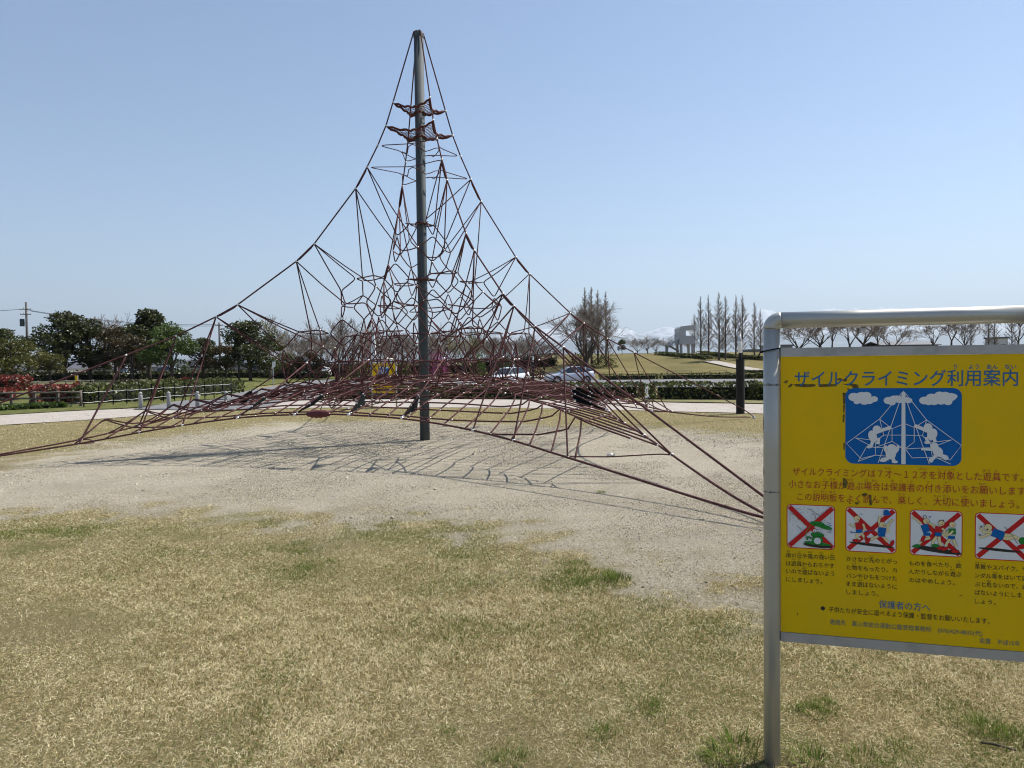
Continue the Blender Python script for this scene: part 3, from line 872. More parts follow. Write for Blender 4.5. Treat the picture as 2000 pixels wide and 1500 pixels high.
sil([('e', 1305, 870, 30, 32), ('e', 1335, 920, 34, 46, -.3), ('s', [(1310, 900), (1255, 875), (1205, 855)], 26), ('s', [(1330, 955), (1290, 945), (1310, 985)], 28), ('s', [(1350, 950), (1355, 975)], 24), ('e', 1300, 978, 22, 12)])
sil([('e', 1042, 1020, 34, 32), ('e', 1035, 1065, 36, 38), ('s', [(1015, 1060), (995, 1030), (998, 1000)], 20), ('s', [(1065, 1055), (1085, 1030), (1088, 1000)], 20), ('s', [(1020, 1095), (975, 1100), (972, 1118)], 26), ('s', [(1050, 1090), (1060, 1120)], 26), ('e', 980, 1108, 26, 11), ('e', 1064, 1118, 22, 11)])
sil([('e', 1350, 1005, 28, 28), ('e', 1375, 1045, 34, 40, .5), ('s', [(1345, 1030), (1255, 1025)], 20), ('s', [(1390, 1070), (1440, 1085)], 28), ('s', [(1365, 1065), (1345, 1090), (1325, 1105)], 24), ('e', 1326, 1105, 16, 20), ('e', 1432, 1090, 20, 16)])
f.build('picture_panel', sign)

# --- lettering
def lettering(name, body, pl, pr, hpx, material, bold=0.0, off=.0100, fit=True):
    """one line of type from the pixel centre of its left end to the centre of its right end"""
    cu = bpy.data.curves.new(name, 'FONT'); cu.body = body; cu.size = 1; cu.offset = bold; cu.resolution_u = 2
    o = bpy.data.objects.new(name, cu); COL.objects.link(o)
    a, b = uz(*pl), uz(*pr)
    hz = abs(uz(pl[0], pl[1] - hpx / 2)[1] - uz(pl[0], pl[1] + hpx / 2)[1])
    def ev():
        dg = bpy.context.evaluated_depsgraph_get(); dg.update()
        return bpy.data.meshes.new_from_object(o.evaluated_get(dg))
    me = ev(); co = np.empty(len(me.vertices) * 3); me.vertices.foreach_get('co', co); co = co.reshape(-1, 3)
    sz = hz / .88
    if len(body) > 2:                                          # open the tracking until the line has its width
        wid = (co[:, 0].max() - co[:, 0].min()) * sz; n = len(body)
        adv = wid / n; cu.space_character = max(1.0, 1 + ((b[0] - a[0]) - wid) / (adv * (n - 1)))
        bpy.data.meshes.remove(me); me = ev(); co = np.empty(len(me.vertices) * 3); me.vertices.foreach_get('co', co); co = co.reshape(-1, 3)
    x0, x1 = co[:, 0].min(), co[:, 0].max()
    sx = (b[0] - a[0]) / (x1 - x0) if fit else sz
    out = np.stack([a[0] + (co[:, 0] - x0) * sx, np.full(len(co), -off), (a[1] + b[1]) / 2 + (co[:, 1] - .38) * sz], 1)
    me.vertices.foreach_set('co', out.astype(np.float32).ravel()); me.materials.clear(); me.materials.append(material); me.update()
    bpy.data.objects.remove(o); me.name = name
    return link(name, me, sign)
def pb(X, Y): return (1460 + X / 3.704, 880 + Y / 3.704)
def pa(X, Y): return (1460 + X / 3.704, 600 + Y / 3.704)
lettering('title_lettering', 'ザイルクライミング利用案内', pa(342, 514), pa(1958, 512), 29, M['t_blue'], .007)
for bd, X0, X1 in (('り', 1493, 1518), ('よう', 1600, 1677), ('あん', 1730, 1812), ('ない', 1862, 1946)):
    lettering('reading_aid', bd, pa(X0, 430), pa(X1, 430), 9, M['t_blue'], .01)
lettering('red_lettering', 'ザイルクライミングは７才～１２才を対象とした遊具です。', pb(327, 152), pb(1996, 194), 15, M['t_red'], .003)
lettering('red_lettering', '小さなお子様が遊ぶ場合は保護者の付き添いをお願いします。', pb(297, 240), pb(2040, 296), 15, M['t_red'], .003)
lettering('red_lettering', 'この説明板をよく読んで、楽しく、大切に使いましょう。', pb(360, 332), pb(1968, 390), 15, M['t_red'], .003)
for bd, X0, Y0, X1, Y1 in (('さい', 990, 124, 1043, 126), ('さい', 1243, 131, 1297, 133), ('たいしょう', 1375, 136, 1497, 140), ('ゆう', 1702, 144, 1755, 146), ('ぐ', 1790, 147, 1812, 148),
                           ('こ', 548, 205, 570, 206), ('さま', 592, 206, 637, 208), ('あそ', 715, 210, 765, 212), ('ば', 850, 215, 872, 216), ('あい', 898, 216, 948, 218), ('ほ', 1036, 218, 1060, 219), ('ご', 1100, 220, 1124, 221), ('しゃ', 1155, 222, 1197, 224),
                           ('つ', 1295, 228, 1318, 229), ('そ', 1424, 233, 1445, 234), ('ねが', 1675, 242, 1728, 244), ('せつ', 473, 294, 520, 296), ('めい', 530, 296, 578, 298), ('ばん', 590, 298, 640, 300), ('たの', 1088, 316, 1140, 318), ('たいせつ', 1348, 327, 1462, 332), ('つか', 1540, 333, 1592, 335)):
    lettering('reading_aid', bd, pb(X0, Y0), pb(X1, Y1), 4.6, M['t_red'])
def column(rows, xl, xr, Ys, slope=.05):
    for bd, Y, n in rows:
        xr2 = xl + (xr - xl) * n / 9
        lettering('notice_lettering', bd, pb(xl, Y), pb(xr2, Y + (xr2 - xl) * slope), 9.6, M['t_black'], .002)
column([('雨の日や風の強い日', 757, 9), ('は遊具からおちやす', 816, 9), ('いので遊ばないよう', 873, 9), ('にしましょう。', 932, 6.75)], 280, 628, None)
column([('かさなど先のとがっ', 784, 9), ('た物をもったり、カ', 846, 9), ('バンやひもをつけた', 906, 9), ('まま遊ばないように', 965, 9), ('しましょう。', 1024, 5.8)], 716, 1082, None)
column([('ものを食べたり、飲', 815, 9), ('んだりしながら遊ぶ', 876, 9), ('のはやめしょう。', 938, 7.8)], 1170, 1550, None)
column([('革靴やスパイク、サ', 840, 9), ('ンダル等をはいて遊', 905, 9), ('ぶと危ないので、遊', 967, 9), ('ばないようにしま', 1028, 8), ('しょう。', 1090, 3.6)], 1645, 2026, None)
for bd, X, Y, wd in (('あめ', 285, 727, 22), ('ひ', 370, 731, 10), ('かぜ', 438, 735, 30), ('つよ', 515, 740, 30), ('ひ', 608, 746, 10), ('ゆう', 322, 788, 26), ('ぐ', 368, 790, 11), ('あそ', 400, 850, 30), ('さき', 882, 765, 28), ('もの', 758, 817, 28), ('あそ', 802, 940, 28), ('た', 1303, 793, 12), ('の', 1524, 803, 12), ('あそ', 1470, 862, 30), ('かわぐつ', 1648, 812, 74), ('など', 1778, 882, 34), ('あぶ', 1733, 942, 32)):
    lettering('reading_aid', bd, pb(X, Y), pb(X + wd, Y + 1), 3.2, M['t_black'], .002)
lettering('blue_lettering', '保護者の方へ', pb(950, 1113), pb(1322, 1134), 14.5, M['t_blue'], .003)
lettering('notice_lettering', '子供たちが安全に遊べるよう保護・監督をお願いいたします。', pb(587, 1150), pb(1752, 1234), 10.5, M['t_black'], .002)
lettering('contact_lettering', '連絡先　富山県総合運動公園管理事務所　(076)429-8835(代)', pb(595, 1243), pb(1700, 1319), 10, M['t_grey'])
lettering('contact_lettering', '設置　平成15年　7月', pb(1680, 1379), pb(2075, 1402), 10, M['t_grey'])
f = Flat(); f.ell(FB(545, 1142), .0078, .0078, BK); f.build('bullet_dot', sign)

# --- prohibition pictograms
def picto(fr, x0, y0, x1, y1, draw):
    """frame corners (left top, right bottom) in crop pixels"""
    f = Flat(); a = fr(x0, y0); b = fr(x1, y1)
    U0, U1, Z1, Z0 = a[0], b[0], a[1], b[1]
    f.rrect(U0, U1, Z0, Z1, .016, RD); f.rrect(U0 + .003, U1 - .003, Z0 + .003, Z1 - .003, .013, WH)
    f.pre = []
    draw(f, lambda X, Y: fr(X, Y), 'back')
    t = .0165; i = .009
    f.stroke([(U0 + i, Z1 - i), (U1 - i, Z0 + i)], t, RD); f.stroke([(U0 + i, Z0 + i), (U1 - i, Z1 - i)], t, RD)
    draw(f, lambda X, Y: fr(X, Y), 'front')
    return f.build('pictogram', sign)
def outl(f, c, rx, ry, mi, rot=0): f.ell(c, rx * KC + .0008, ry * KC + .0008, BK, rot); f.ell(c, rx * KC, ry * KC, mi, rot)
def limb(f, g, pts, w, mi, edge=True):
    P = [g(*p) for p in pts]
    if edge: f.stroke(P, w * KC + .0014, BK)
    f.stroke(P, w * KC, mi)
def d1(f, g, ph):
    rg_ = random.Random(4)
    if ph == 'back':
        for i in range(95):
            X, Y = rg_.uniform(170, 700), rg_.uniform(200, 560)
            if abs((X - 430) / 320 - (Y - 460) / 300) < .12 or abs((X - 430) / 320 + (Y - 460) / 300) < .12 or Y > 560 - (X - 170) * .5 + (X > 430) * 400: continue
            f.stroke([g(X, Y), g(X + 9, Y + 9)], .0011, BK)
        for c in ([(385, 225), (440, 240), (500, 290), (560, 318), (590, 305), (575, 290)], [(450, 285), (490, 310), (495, 340), (475, 350)], [(250, 450), (280, 480), (320, 520)], [(170, 285), (220, 310), (280, 370), (380, 405)], [(155, 260), (155, 400)]):
            f.stroke([g(*p) for p in c], .0013, BK)
    else:
        f.ell(g(525, 715), 200 * KC, 34 * KC, BK, -.06); f.ell(g(520, 690), 185 * KC, 24 * KC, GN, -.08)
        f.stroke([g(430, 455), g(385, 510), g(365, 570), g(380, 640)], .0025, GN)
        f.ell(g(520, 430), 105 * KC, 38 * KC, GN, -.1); f.ell(g(620, 472), 100 * KC, 30 * KC, GN, -.22); f.stroke([g(450, 430), g(620, 455)], .001, BK)
        limb(f, g, [(440, 620), (395, 600), (385, 640)], 22, GN)
        outl(f, g(520, 640), 72, 75, GN); outl(f, g(520, 575), 88, 34, GN, -.05); f.ell(g(520, 655), 48 * KC, 48 * KC, WH)
        outl(f, g(485, 520), 26, 24, WH); outl(f, g(540, 520), 26, 24, WH); f.ell(g(484, 524), 8 * KC, 10 * KC, BK); f.ell(g(536, 526), 8 * KC, 10 * KC, BK)
        f.stroke([g(440, 590), g(600, 600)], .0012, BK)
        for c in ([(670, 430), (700, 415)], [(680, 450), (710, 445)], [(670, 530), (695, 548)], [(690, 515), (720, 525)]): f.stroke([g(*p) for p in c], .0022, BL)
def kid(f, g, head, torso, shirt, arms, legs, shorts, shoes, hr=38, tw=95, lw=34, shoe=(RD, RD)):
    for a in legs: limb(f, g, a, lw, SK)
    for a in legs: limb(f, g, [((a[-1][0] * 2 + a[-2][0]) / 3, (a[-1][1] * 2 + a[-2][1]) / 3), a[-1]], lw, WH)
    for (x, y, r), c in zip(shoes, shoe): outl(f, g(x, y), 50, 22, c, r)
    for a in arms[:1]: limb(f, g, a, 28, SK)
    limb(f, g, torso, tw, shirt); limb(f, g, shorts, tw * .9, BL)
    for a in arms[1:]: limb(f, g, a, 28, SK)
    outl(f, g(*head), hr, hr, SK); f.ell(g(head[0] + 12, head[1] + 14), 8 * KC, 10 * KC, RD); f.ell(g(head[0] + 8, head[1] - 8), 4 * KC, 4 * KC, BK)
def d2(f, g, ph):
    if ph == 'back': return
    f.ell(g(1240, 710), 300 * KC, 22 * KC, BK, -.08)
    kid(f, g, (1050, 358), [(1072, 410), (1085, 510)], RD, [[(1030, 420), (1005, 470), (945, 430)], [(1130, 430), (1150, 490), (1130, 545)]], [[(1060, 545), (1040, 600), (1090, 640)], [(1100, 545), (1140, 600), (1170, 640)]], [(1075, 505), (1085, 545)], [(1040, 655, -.05), (1180, 640, -1.1)])
    f.stroke([g(965, 545), g(1080, 548), g(1260, 515)], .0024, BL)
    f.stroke([g(985, 535), g(962, 535), g(965, 552)], .0018, BK)
    kid(f, g, (1385, 440), [(1385, 480), (1375, 560)], BL, [[(1355, 470), (1340, 400), (1355, 325)], [(1440, 470), (1480, 420), (1530, 370)]], [[(1340, 590), (1270, 620), (1215, 645)], [(1400, 600), (1440, 650), (1480, 680)]], [(1375, 560), (1375, 600)], [(1195, 655, 1.0), (1515, 690, 1.2)])
    f.poly([g(1440, 440), g(1470, 430), g(1480, 545), g(1450, 550)], SK)
    f.ell(g(1440, 280), 40 * KC, 42 * KC, BL, .3); f.ell(g(1450, 305), 55 * KC, 14 * KC, BL, .1)
    f.stroke([g(1100, 290), g(1105, 310)], .0012, BL); f.stroke([g(1090, 305), g(1115, 297)], .0012, BL)
def d3(f, g, ph):
    if ph == 'back': return
    f.ell(g(610, 780), 320 * KC, 36 * KC, BK, -.12)
    kid(f, g, (470, 395), [(440, 440), (480, 540)], BL, [[(400, 425), (340, 370), (280, 340)], [(480, 430), (500, 400), (490, 370)]], [[(490, 590), (520, 620), (430, 640)], [(460, 590), (410, 660), (370, 700)]], [(480, 545), (480, 590)], [(430, 625, 1.1), (345, 725, .15)], tw=90, shoe=(RD, GN))
    f.stroke([g(440, 365), g(430, 325), g(465, 315), g(478, 350)], .0022, BK); f.stroke([g(505, 330), g(535, 345)], .0014, BL); f.stroke([g(525, 325), g(515, 355)], .0014, BL)
    kid(f, g, (670, 420), [(640, 465), (625, 540)], RD, [[(600, 470), (550, 440), (505, 420)], [(680, 490), (720, 520), (700, 560)]], [[(610, 600), (560, 660), (555, 710)], [(640, 600), (650, 680), (690, 740)]], [(630, 545), (625, 595)], [(590, 720, 0), (665, 750, .25)], tw=88, shoe=(GN, RD))
    f.stroke([g(640, 400), g(650, 385), g(700, 380), g(705, 410)], .0025, BK)
    kid(f, g, (815, 440), [(810, 490), (815, 570)], GN, [[(780, 500), (740, 560), (680, 580)], [(825, 520), (790, 560), (725, 590)]], [[(785, 630), (740, 690), (730, 740)], [(830, 630), (850, 690), (880, 750)]], [(805, 590), (805, 630)], [(720, 760, .5), (855, 795, .1)], tw=86)
def d4(f, g, ph):
    if ph == 'back': return
    f.ell(g(1450, 780), 265 * KC, 20 * KC, BK, -.06)
    limb(f, g, [(1510, 580), (1620, 590), (1720, 640)], 44, SK); limb(f, g, [(1500, 620), (1560, 630), (1680, 600)], 44, SK)
    outl(f, g(1760, 660), 48, 50, GN, .3); outl(f, g(1745, 735), 60, 30, RD, .3); f.stroke([g(1510, 470), g(1560, 510)], .0018, BK); f.stroke([g(1600, 560), g(1690, 700)], .0014, BK)
    limb(f, g, [(1330, 560), (1240, 600), (1180, 605)], 34, SK)
    limb(f, g, [(1350, 540), (1500, 590)], 110, BL); limb(f, g, [(1450, 590), (1500, 610)], 100, BL)
    limb(f, g, [(1340, 545), (1230, 540), (1195, 480)], 34, SK)
    outl(f, g(1295, 480), 48, 48, SK); f.ell(g(1285, 505), 12 * KC, 12 * KC, BK); f.ell(g(1275, 465), 4 * KC, 4 * KC, BK); f.stroke([g(1225, 445), g(1265, 445)], .0022, BK)
    for (x, y) in ((1180, 590), (1200, 480)):
        for dx, dy in ((-12, -22), (4, -28), (18, -24)): f.stroke([g(x, y), g(x + dx, y + dy)], .0016, BK)
picto(FC, 113, 165, 756, 782, d1); picto(FC, 897, 200, 1575, 832, d2); picto(FD, 253, 238, 953, 882, d3); picto(FD, 1122, 276, 1846, 938, d4)

# --- peeled tape, scratches, cable tie
for P in ([(258, 545), (285, 525), (295, 540), (280, 552)], [(290, 575), (315, 552), (330, 558), (312, 578), (300, 582)], [(330, 556), (490, 556), (494, 572), (430, 580), (350, 574)], [(515, 556), (640, 556), (645, 572), (520, 578)],
          [(645, 520), (670, 512), (690, 524), (720, 512), (722, 528), (705, 540), (680, 528), (655, 530)], [(680, 556), (760, 552), (800, 560), (806, 585), (790, 600), (765, 585), (750, 568)], [(720, 585), (740, 590), (728, 605)],
          [(688, 618), (712, 620), (708, 700), (692, 702)], [(692, 705), (706, 706), (702, 760), (692, 765)], [(690, 775), (704, 775), (700, 832), (688, 834)], [(694, 980), (706, 984), (704, 1030), (694, 1032)]):
    f = Flat(.0093); f.poly([FA(*p) for p in P], TP); f.build('tape_residue', sign)
f2 = [[(690, 195), (712, 205), (725, 230), (715, 268), (700, 275), (690, 255)], [(825, 315), (860, 305), (868, 322), (835, 330)], [(880, 318), (896, 322), (900, 392), (884, 398)], [(775, 375), (800, 372), (808, 388), (785, 392)], [(735, 372), (748, 380), (742, 390)], [(360, 1170), (368, 1185), (358, 1195)], [(1530, 1048), (1555, 1044), (1552, 1052)]]
for P in f2:
    f = Flat(.0103); f.poly([FB(*p) for p in P], TP); f.build('tape_residue', sign)
mb = MB(); zt = 1.585
mb.tube([(PR * 1.04 * math.cos(a), PR * 1.04 * math.sin(a), zt + .006 * math.cos(a)) for a in np.linspace(0, 2 * math.pi, 25)[:-1]], .0022, 5, closed=True)
mb.tube([(-PR * 1.0, -.012, zt - .006), (-PR - .012, -.016, zt - .012), (-PR - .02, -.016, zt - .03)], .0028, 5); mb.box((-PR - .006, -.014, zt - .009), (.008, .007, .007))
mb.build('cable_tie', M['rubber'], sign)
mb = MB()
rg = random.Random(9)
def scuff(z, a0, a1, h):
    n = 9; top = []; bot = []
    for i in range(n):
        a = math.radians(a0 + (a1 - a0) * i / (n - 1)); r = PR + .0004
        e = h * rg.uniform(.25, 1) * math.sin(math.pi * (i + .5) / n) ** .5
        top.append((r * math.cos(a), r * math.sin(a), z + e * .6)); bot.append((r * math.cos(a), r * math.sin(a), z - e * rg.uniform(.2, .6)))
    mb.add(top + bot, [(n + i, n + i + 1, i + 1, i) for i in range(n - 1)])
scuff(1.452, 185, 330, .014); scuff(1.05, 180, 340, .009); scuff(1.12, 176, 205, .06); scuff(1.30, 172, 200, .08); scuff(1.0, 175, 200, .03)
mb.build('worn_patch', mat('post_scuffs', (.1, .1, .1), .8, noise=(90, (.25, .25, .25), .45, .6, 3)), sign)

# the same kind of board on the far side of the pyramid
far_sign = copy_tree(sign)
p = gnd(727, 797); q = gnd(773, 797)
far_sign.location = tuple(p); far_sign.rotation_euler.z = 0.03
far_sign.scale = (.95, 1, 1)
far_sign['label'] = 'far yellow rules board seen through the rope net beside the pale path'
far_sign['group'] = 'yellow playground rules boards'; sign['group'] = 'yellow playground rules boards'

# ================================================================== VEGETATION
def bare_mesh(seed, H=6.0, spread=.62, trunk=.2, limbs=5, levels=5, r0=.13, up=.35, mats=None, kidsn=(2, 3), twig=.0155):
    rg = random.Random(seed); tr = MB(); cw = MB()
    def perp(d, ang, az):
        a = Vector((0, 0, 1)) if abs(d.z) < .9 else Vector((1, 0, 0)); n = d.cross(a).normalized()
        n.rotate(Matrix.Rotation(az, 3, d)); v = d.copy(); v.rotate(Matrix.Rotation(ang, 3, n)); return v
    th = H * trunk
    pts = [Vector((0, 0, -.15)), Vector((rg.uniform(-.03, .03), rg.uniform(-.03, .03), th * .5)), Vector((rg.uniform(-.08, .08), rg.uniform(-.08, .08), th))]
    tr.tube(pts, [r0 * 1.25, r0, r0 * .85], 8)
    def grow(p, d, L, r, lv):
        n = 3 if lv < levels - 1 else 2; P = [p]; q = p.copy(); dd = d.copy()
        for i in range(n):
            dd = (dd + Vector((rg.gauss(0, .11), rg.gauss(0, .11), rg.gauss(0, .08) + up * .16))).normalized(); q = q + dd * L / n; P.append(q.copy())
        rr_ = [max(r * (1 - .45 * i / n), twig) for i in range(n + 1)]
        (tr if lv < 2 else cw).tube(P, rr_, 5 if lv < 2 else 3, cap=False)
        if lv >= levels: return
        for c in range(rg.choice(kidsn) + (1 if lv >= 2 else 0)):
            t = rg.uniform(.45, 1) if c else 1.0
            i = min(int(t * n), n - 1); s = P[i].lerp(P[i + 1], t * n - i)
            grow(s, perp(dd, rg.uniform(.25, .75), rg.uniform(0, 6.28)), L * rg.uniform(.6, .82), max(r * .55, twig), lv + 1)
    L0 = (H - th) * .42
    for i in range(limbs):
        az = 6.28 * i / limbs + rg.uniform(-.4, .4); a = rg.uniform(.4, 1) * spread
        d = Vector((math.sin(a) * math.cos(az), math.sin(a) * math.sin(az), math.cos(a)))
        grow(pts[-1] - Vector((0, 0, th * rg.uniform(0, .25))), d, L0 * rg.uniform(.8, 1.1), r0 * .6, 1)
    mx = max(v[2] for v in cw.v); k = H / mx
    out = []
    for mbx, nm, mm in ((tr, 'trunk', mats[0]), (cw, 'crown', mats[1])):
        me = mbx.mesh(nm, mm, smooth=True); me.transform(Matrix.Diagonal((k, k, k, 1))); out.append(me)
    return out
def conifer_mesh(seed, H=9.0, W=2.2, mats=None, dens=1.0):
    """leafless redwood: a mast of a trunk with short rising branches in a narrow cone"""
    rg = random.Random(seed); tr = MB(); cw = MB()
    n = 9; P = [(rg.uniform(-.03, .03), rg.uniform(-.03, .03), H * i / n - .1) for i in range(n + 1)]
    tr.tube(P, [.125 * (1 - i / n) ** .8 + .014 for i in range(n + 1)], 7)
    z = H * .1
    while z < H * .985:
        t = z / H; L = W * .5 * min(1.0, (1 - t) * 1.55 + .06) * (.55 + .45 * min(1, t / .22)) * rg.uniform(.65, 1.15); az = rg.uniform(0, 6.28)
        e = rg.uniform(.45, .85) + .35 * t
        d = Vector((math.cos(az) * math.cos(e), math.sin(az) * math.cos(e), math.sin(e) * .9)); p = Vector((0, 0, z)); up = Vector((0, 0, .12 * L))
        B = [p, p + d * L * .5, p + d * L + up]
        cw.tube(B, [.032 * (1 - t * .5), .024, .014], 3, cap=False)
        for q in range(int((3 + L * 4.5) * dens)):
            f = rg.uniform(.25, 1); s = B[0].lerp(B[1], f * 2) if f < .5 else B[1].lerp(B[2], f * 2 - 1)
            v = (d + Vector((rg.gauss(0, .6), rg.gauss(0, .6), rg.gauss(.15, .35)))).normalized()
            l = L * rg.uniform(.15, .42)
            cw.tube([s, s + v * l * .5 + Vector((0, 0, .02)), s + v * l], [.017, .014, .012], 3, cap=False)
        z += rg.uniform(.06, .16) * (1 + .4 * (1 - t)) / dens
    return [tr.mesh('trunk', mats[0], smooth=True), cw.mesh('crown', mats[1], smooth=True)]
def leafy_mesh(seed, H=7, W=4.4, trunk=.19, n=7000, size=.145, mats=None, clumps=26, shape=1.0, top=.0, open_=.0):
    rng = np.random.default_rng(seed); tr = MB()
    z0 = H * trunk; C = []; R = []
    for i in range(clumps):
        t = rng.uniform(0, 1) ** .9; zz = z0 + (H - z0) * (.06 + .88 * t)
        prof = (math.sin(math.pi * min(1, .12 + t * .88)) ** .65) * (1 - top * t)
        a = rng.uniform(0, 6.28); rr_ = W * .5 * prof * rng.uniform(.25, .88) ** (.6 * shape)
        C.append((rr_ * math.cos(a), rr_ * math.sin(a), zz)); R.append(W * rng.uniform(.12, .22) * (.75 + .35 * prof))
    C = np.array(C); R = np.array(R)
    tr.tube([(0, 0, -.15), (.03, .02, z0 * .6), (-.04, .05, z0 * 1.25), (.05, 0, z0 + (H - z0) * .6)], [H * .024, H * .02, H * .017, .03], 8)
    for i in range(0, clumps, 2):
        tr.tube([(0, .02, z0 * rng.uniform(.8, 1.4)), C[i] * (.5, .5, 1) - (0, 0, R[i] * .7), C[i]], [H * .011, H * .007, .012], 5, cap=False)
    w_ = R ** 2 / (R ** 2).sum(); k = rng.choice(clumps, n, p=w_)
    d = rng.normal(size=(n, 3)); d /= np.linalg.norm(d, axis=1)[:, None]; d[:, 2] = d[:, 2] * .8 + .05
    rad = rng.uniform(.25 + .3 * (1 - open_), 1.08, n) ** .55
    P = C[k] + d * (R[k] * rad)[:, None] + rng.normal(size=(n, 3)) * .05
    V, Fq, t = cards(P, size, rng)
    t = np.clip(t * .6 + np.repeat(rng.uniform(0, 1, clumps)[k], 4) * .4, 0, 1)
    return [tr.mesh('trunk', mats[0], smooth=True), npmesh('crown', V, Fq, mats[1], t)]
def plant(name, meshes, loc, H0, H, label, cat, group=None, wx=1.0, rz=0.0, lean=0.0):
    o = empty(name, loc, label, cat, group, rz, reg=False); s = H / H0; o.scale = (s * wx, s * wx, s); o.rotation_euler.y = lean
    for me in meshes: link(me.name.split('.')[0], me, o)
    return o
def treespot(px, top, Y):
    p = spot(px, Y); return p, at(px, top, Y)[2] - p[2]
BK_ = (M['bark_dark'], M['twig']); BG_ = (M['bark'], M['twig_green'])
BARE = [bare_mesh(100 + i, 6.0, sp, tk, lb, 5, .12, up, BK_) for i, (sp, tk, lb, up) in enumerate(((.6, .22, 5, .5), (.75, .18, 6, .35), (.5, .28, 4, .7), (.85, .14, 7, .3)))]
BUD = [bare_mesh(150 + i, 6.0, .65, .2, 5, 5, .12, .4, BG_) for i in range(2)]
REDW = [conifer_mesh(200 + i, 9, 2.9 + .3 * i, (M['bark'], M['twig']), 1.5) for i in range(3)]
LEAFY = {}
def leafy(kind, i, **k):
    key = (kind, i)
    if key not in LEAFY: LEAFY[key] = leafy_mesh(300 + i * 17 + len(kind), mats=(M['bark_dark'], M[kind]), **k)
    return LEAFY[key]

# --- evergreen row on the left
EG = [  # px, top, Y, width px, mesh kind, variant, label
    (8, 644, 88, 84, 'leaf_dark', 0, 'dark evergreen at the left picture edge behind an olive tree'),
    (24, 664, 68, 100, 'leaf_olive', 0, 'broad olive yellow tree at the left picture edge above the red hedge'),
    (97, 690, 70, 44, 'leaf_olive', 1, 'small olive yellow tree with bare lower trunk beside the big dark evergreen'),
    (126, 612, 78, 96, 'leaf_dark', 1, 'big dark evergreen just right of the utility pole with a transformer'),
    (176, 622, 81, 82, 'leaf_dark', 2, 'dense dark evergreen between the big dark one and the rusty tree'),
    (226, 638, 79, 62, 'leaf_rust', 0, 'rusty brown green tree below bare twig tops'),
    (258, 655, 72, 54, 'leaf_rust', 1, 'low rusty tree in front of the tallest dark evergreen'),
    (292, 606, 77, 86, 'leaf_dark', 3, 'tallest dark evergreen of the left row with pointed crown'),
    (336, 634, 71, 78, 'leaf_light', 0, 'fresh green tree right of the tallest dark evergreen'),
    (397, 661, 80, 52, 'leaf_dark', 0, 'small dark evergreen left of the white footed utility pole'),
    (441, 670, 77, 54, 'leaf_rust', 2, 'small reddish brown tree behind the white footed utility pole'),
    (489, 628, 74, 92, 'leaf_dark', 1, 'wide dark evergreen in front of a pale budding tree'),
    (558, 690, 84, 46, 'leaf_olive', 0, 'low olive tree under bare crowns left of the white building'),
    (604, 688, 84, 44, 'leaf_rust', 0, 'low brown green tree in front of the white building'),
]
VAR = {'leaf_dark': [dict(H=7, W=4.6), dict(H=7, W=5, clumps=30), dict(H=7, W=4.4), dict(H=7, W=4.2, top=.45, clumps=30)],
       'leaf_olive': [dict(H=5, W=5.2, n=4600, trunk=.2), dict(H=5, W=4, n=3400, trunk=.36)],
       'leaf_rust': [dict(H=6, W=4, n=4200, open_=.5), dict(H=6, W=4.4, n=4200), dict(H=6, W=4.5, n=4200, trunk=.3)],
       'leaf_light': [dict(H=6.5, W=4.8, n=6500)]}
for px, top, Y, wpx, kd, v, lab in EG:
    me = leafy(kd, v, **VAR[kd][v]); d_ = VAR[kd][v]
    p, H = treespot(px, top, Y)
    plant('evergreen_tree', me, p, d_['H'], H, lab, 'tree', 'leafy trees along the left horizon', wx=1.3 * (wpx * Y / FPX) / d_['W'] / (H / d_['H']), rz=px * .7)
p, H = treespot(466, 624, 74.5)
plant('evergreen_tree', leafy('leaf_dark', 4, H=7, W=2.6, top=.3, n=1800, clumps=16), p, 7, H, 'narrow dark evergreen with a knob of a top beside the wide one', 'tree', 'leafy trees along the left horizon', wx=.7)

# --- bare trees across the middle
BT = [(232, 606, 82, 0, 60), (204, 612, 83, 2, 40), (528, 616, 82, 'b', 100), (585, 640, 84, 1, 70), (620, 622, 88, 0, 60), (661, 612, 84, 2, 80), (700, 628, 90, 1, 70), (727, 624, 84, 0, 70), (765, 640, 92, 3, 70), (792, 646, 88, 2, 60),
      (868, 630, 84, 0, 70), (905, 634, 80, 'b', 90), (940, 654, 92, 1, 60), (968, 648, 88, 3, 60), (1003, 652, 92, 0, 60), (1036, 648, 90, 2, 56), (1062, 664, 96, 1, 50), (645, 640, 95, 3, 70), (835, 640, 96, 3, 80)] + [(x, t, y, v, 70) for x, t, y, v in ((548, 642, 96, 1), (572, 648, 99, 0), (603, 644, 101, 3), (636, 650, 99, 2), (678, 640, 101, 0), (714, 644, 99, 3), (750, 648, 101, 1), (778, 644, 99, 2), (815, 650, 99, 1), (852, 646, 101, 2), (888, 648, 99, 3), (922, 650, 101, 0), (955, 656, 101, 2), (985, 656, 99, 1), (1022, 654, 101, 3), (1050, 658, 99, 0))]
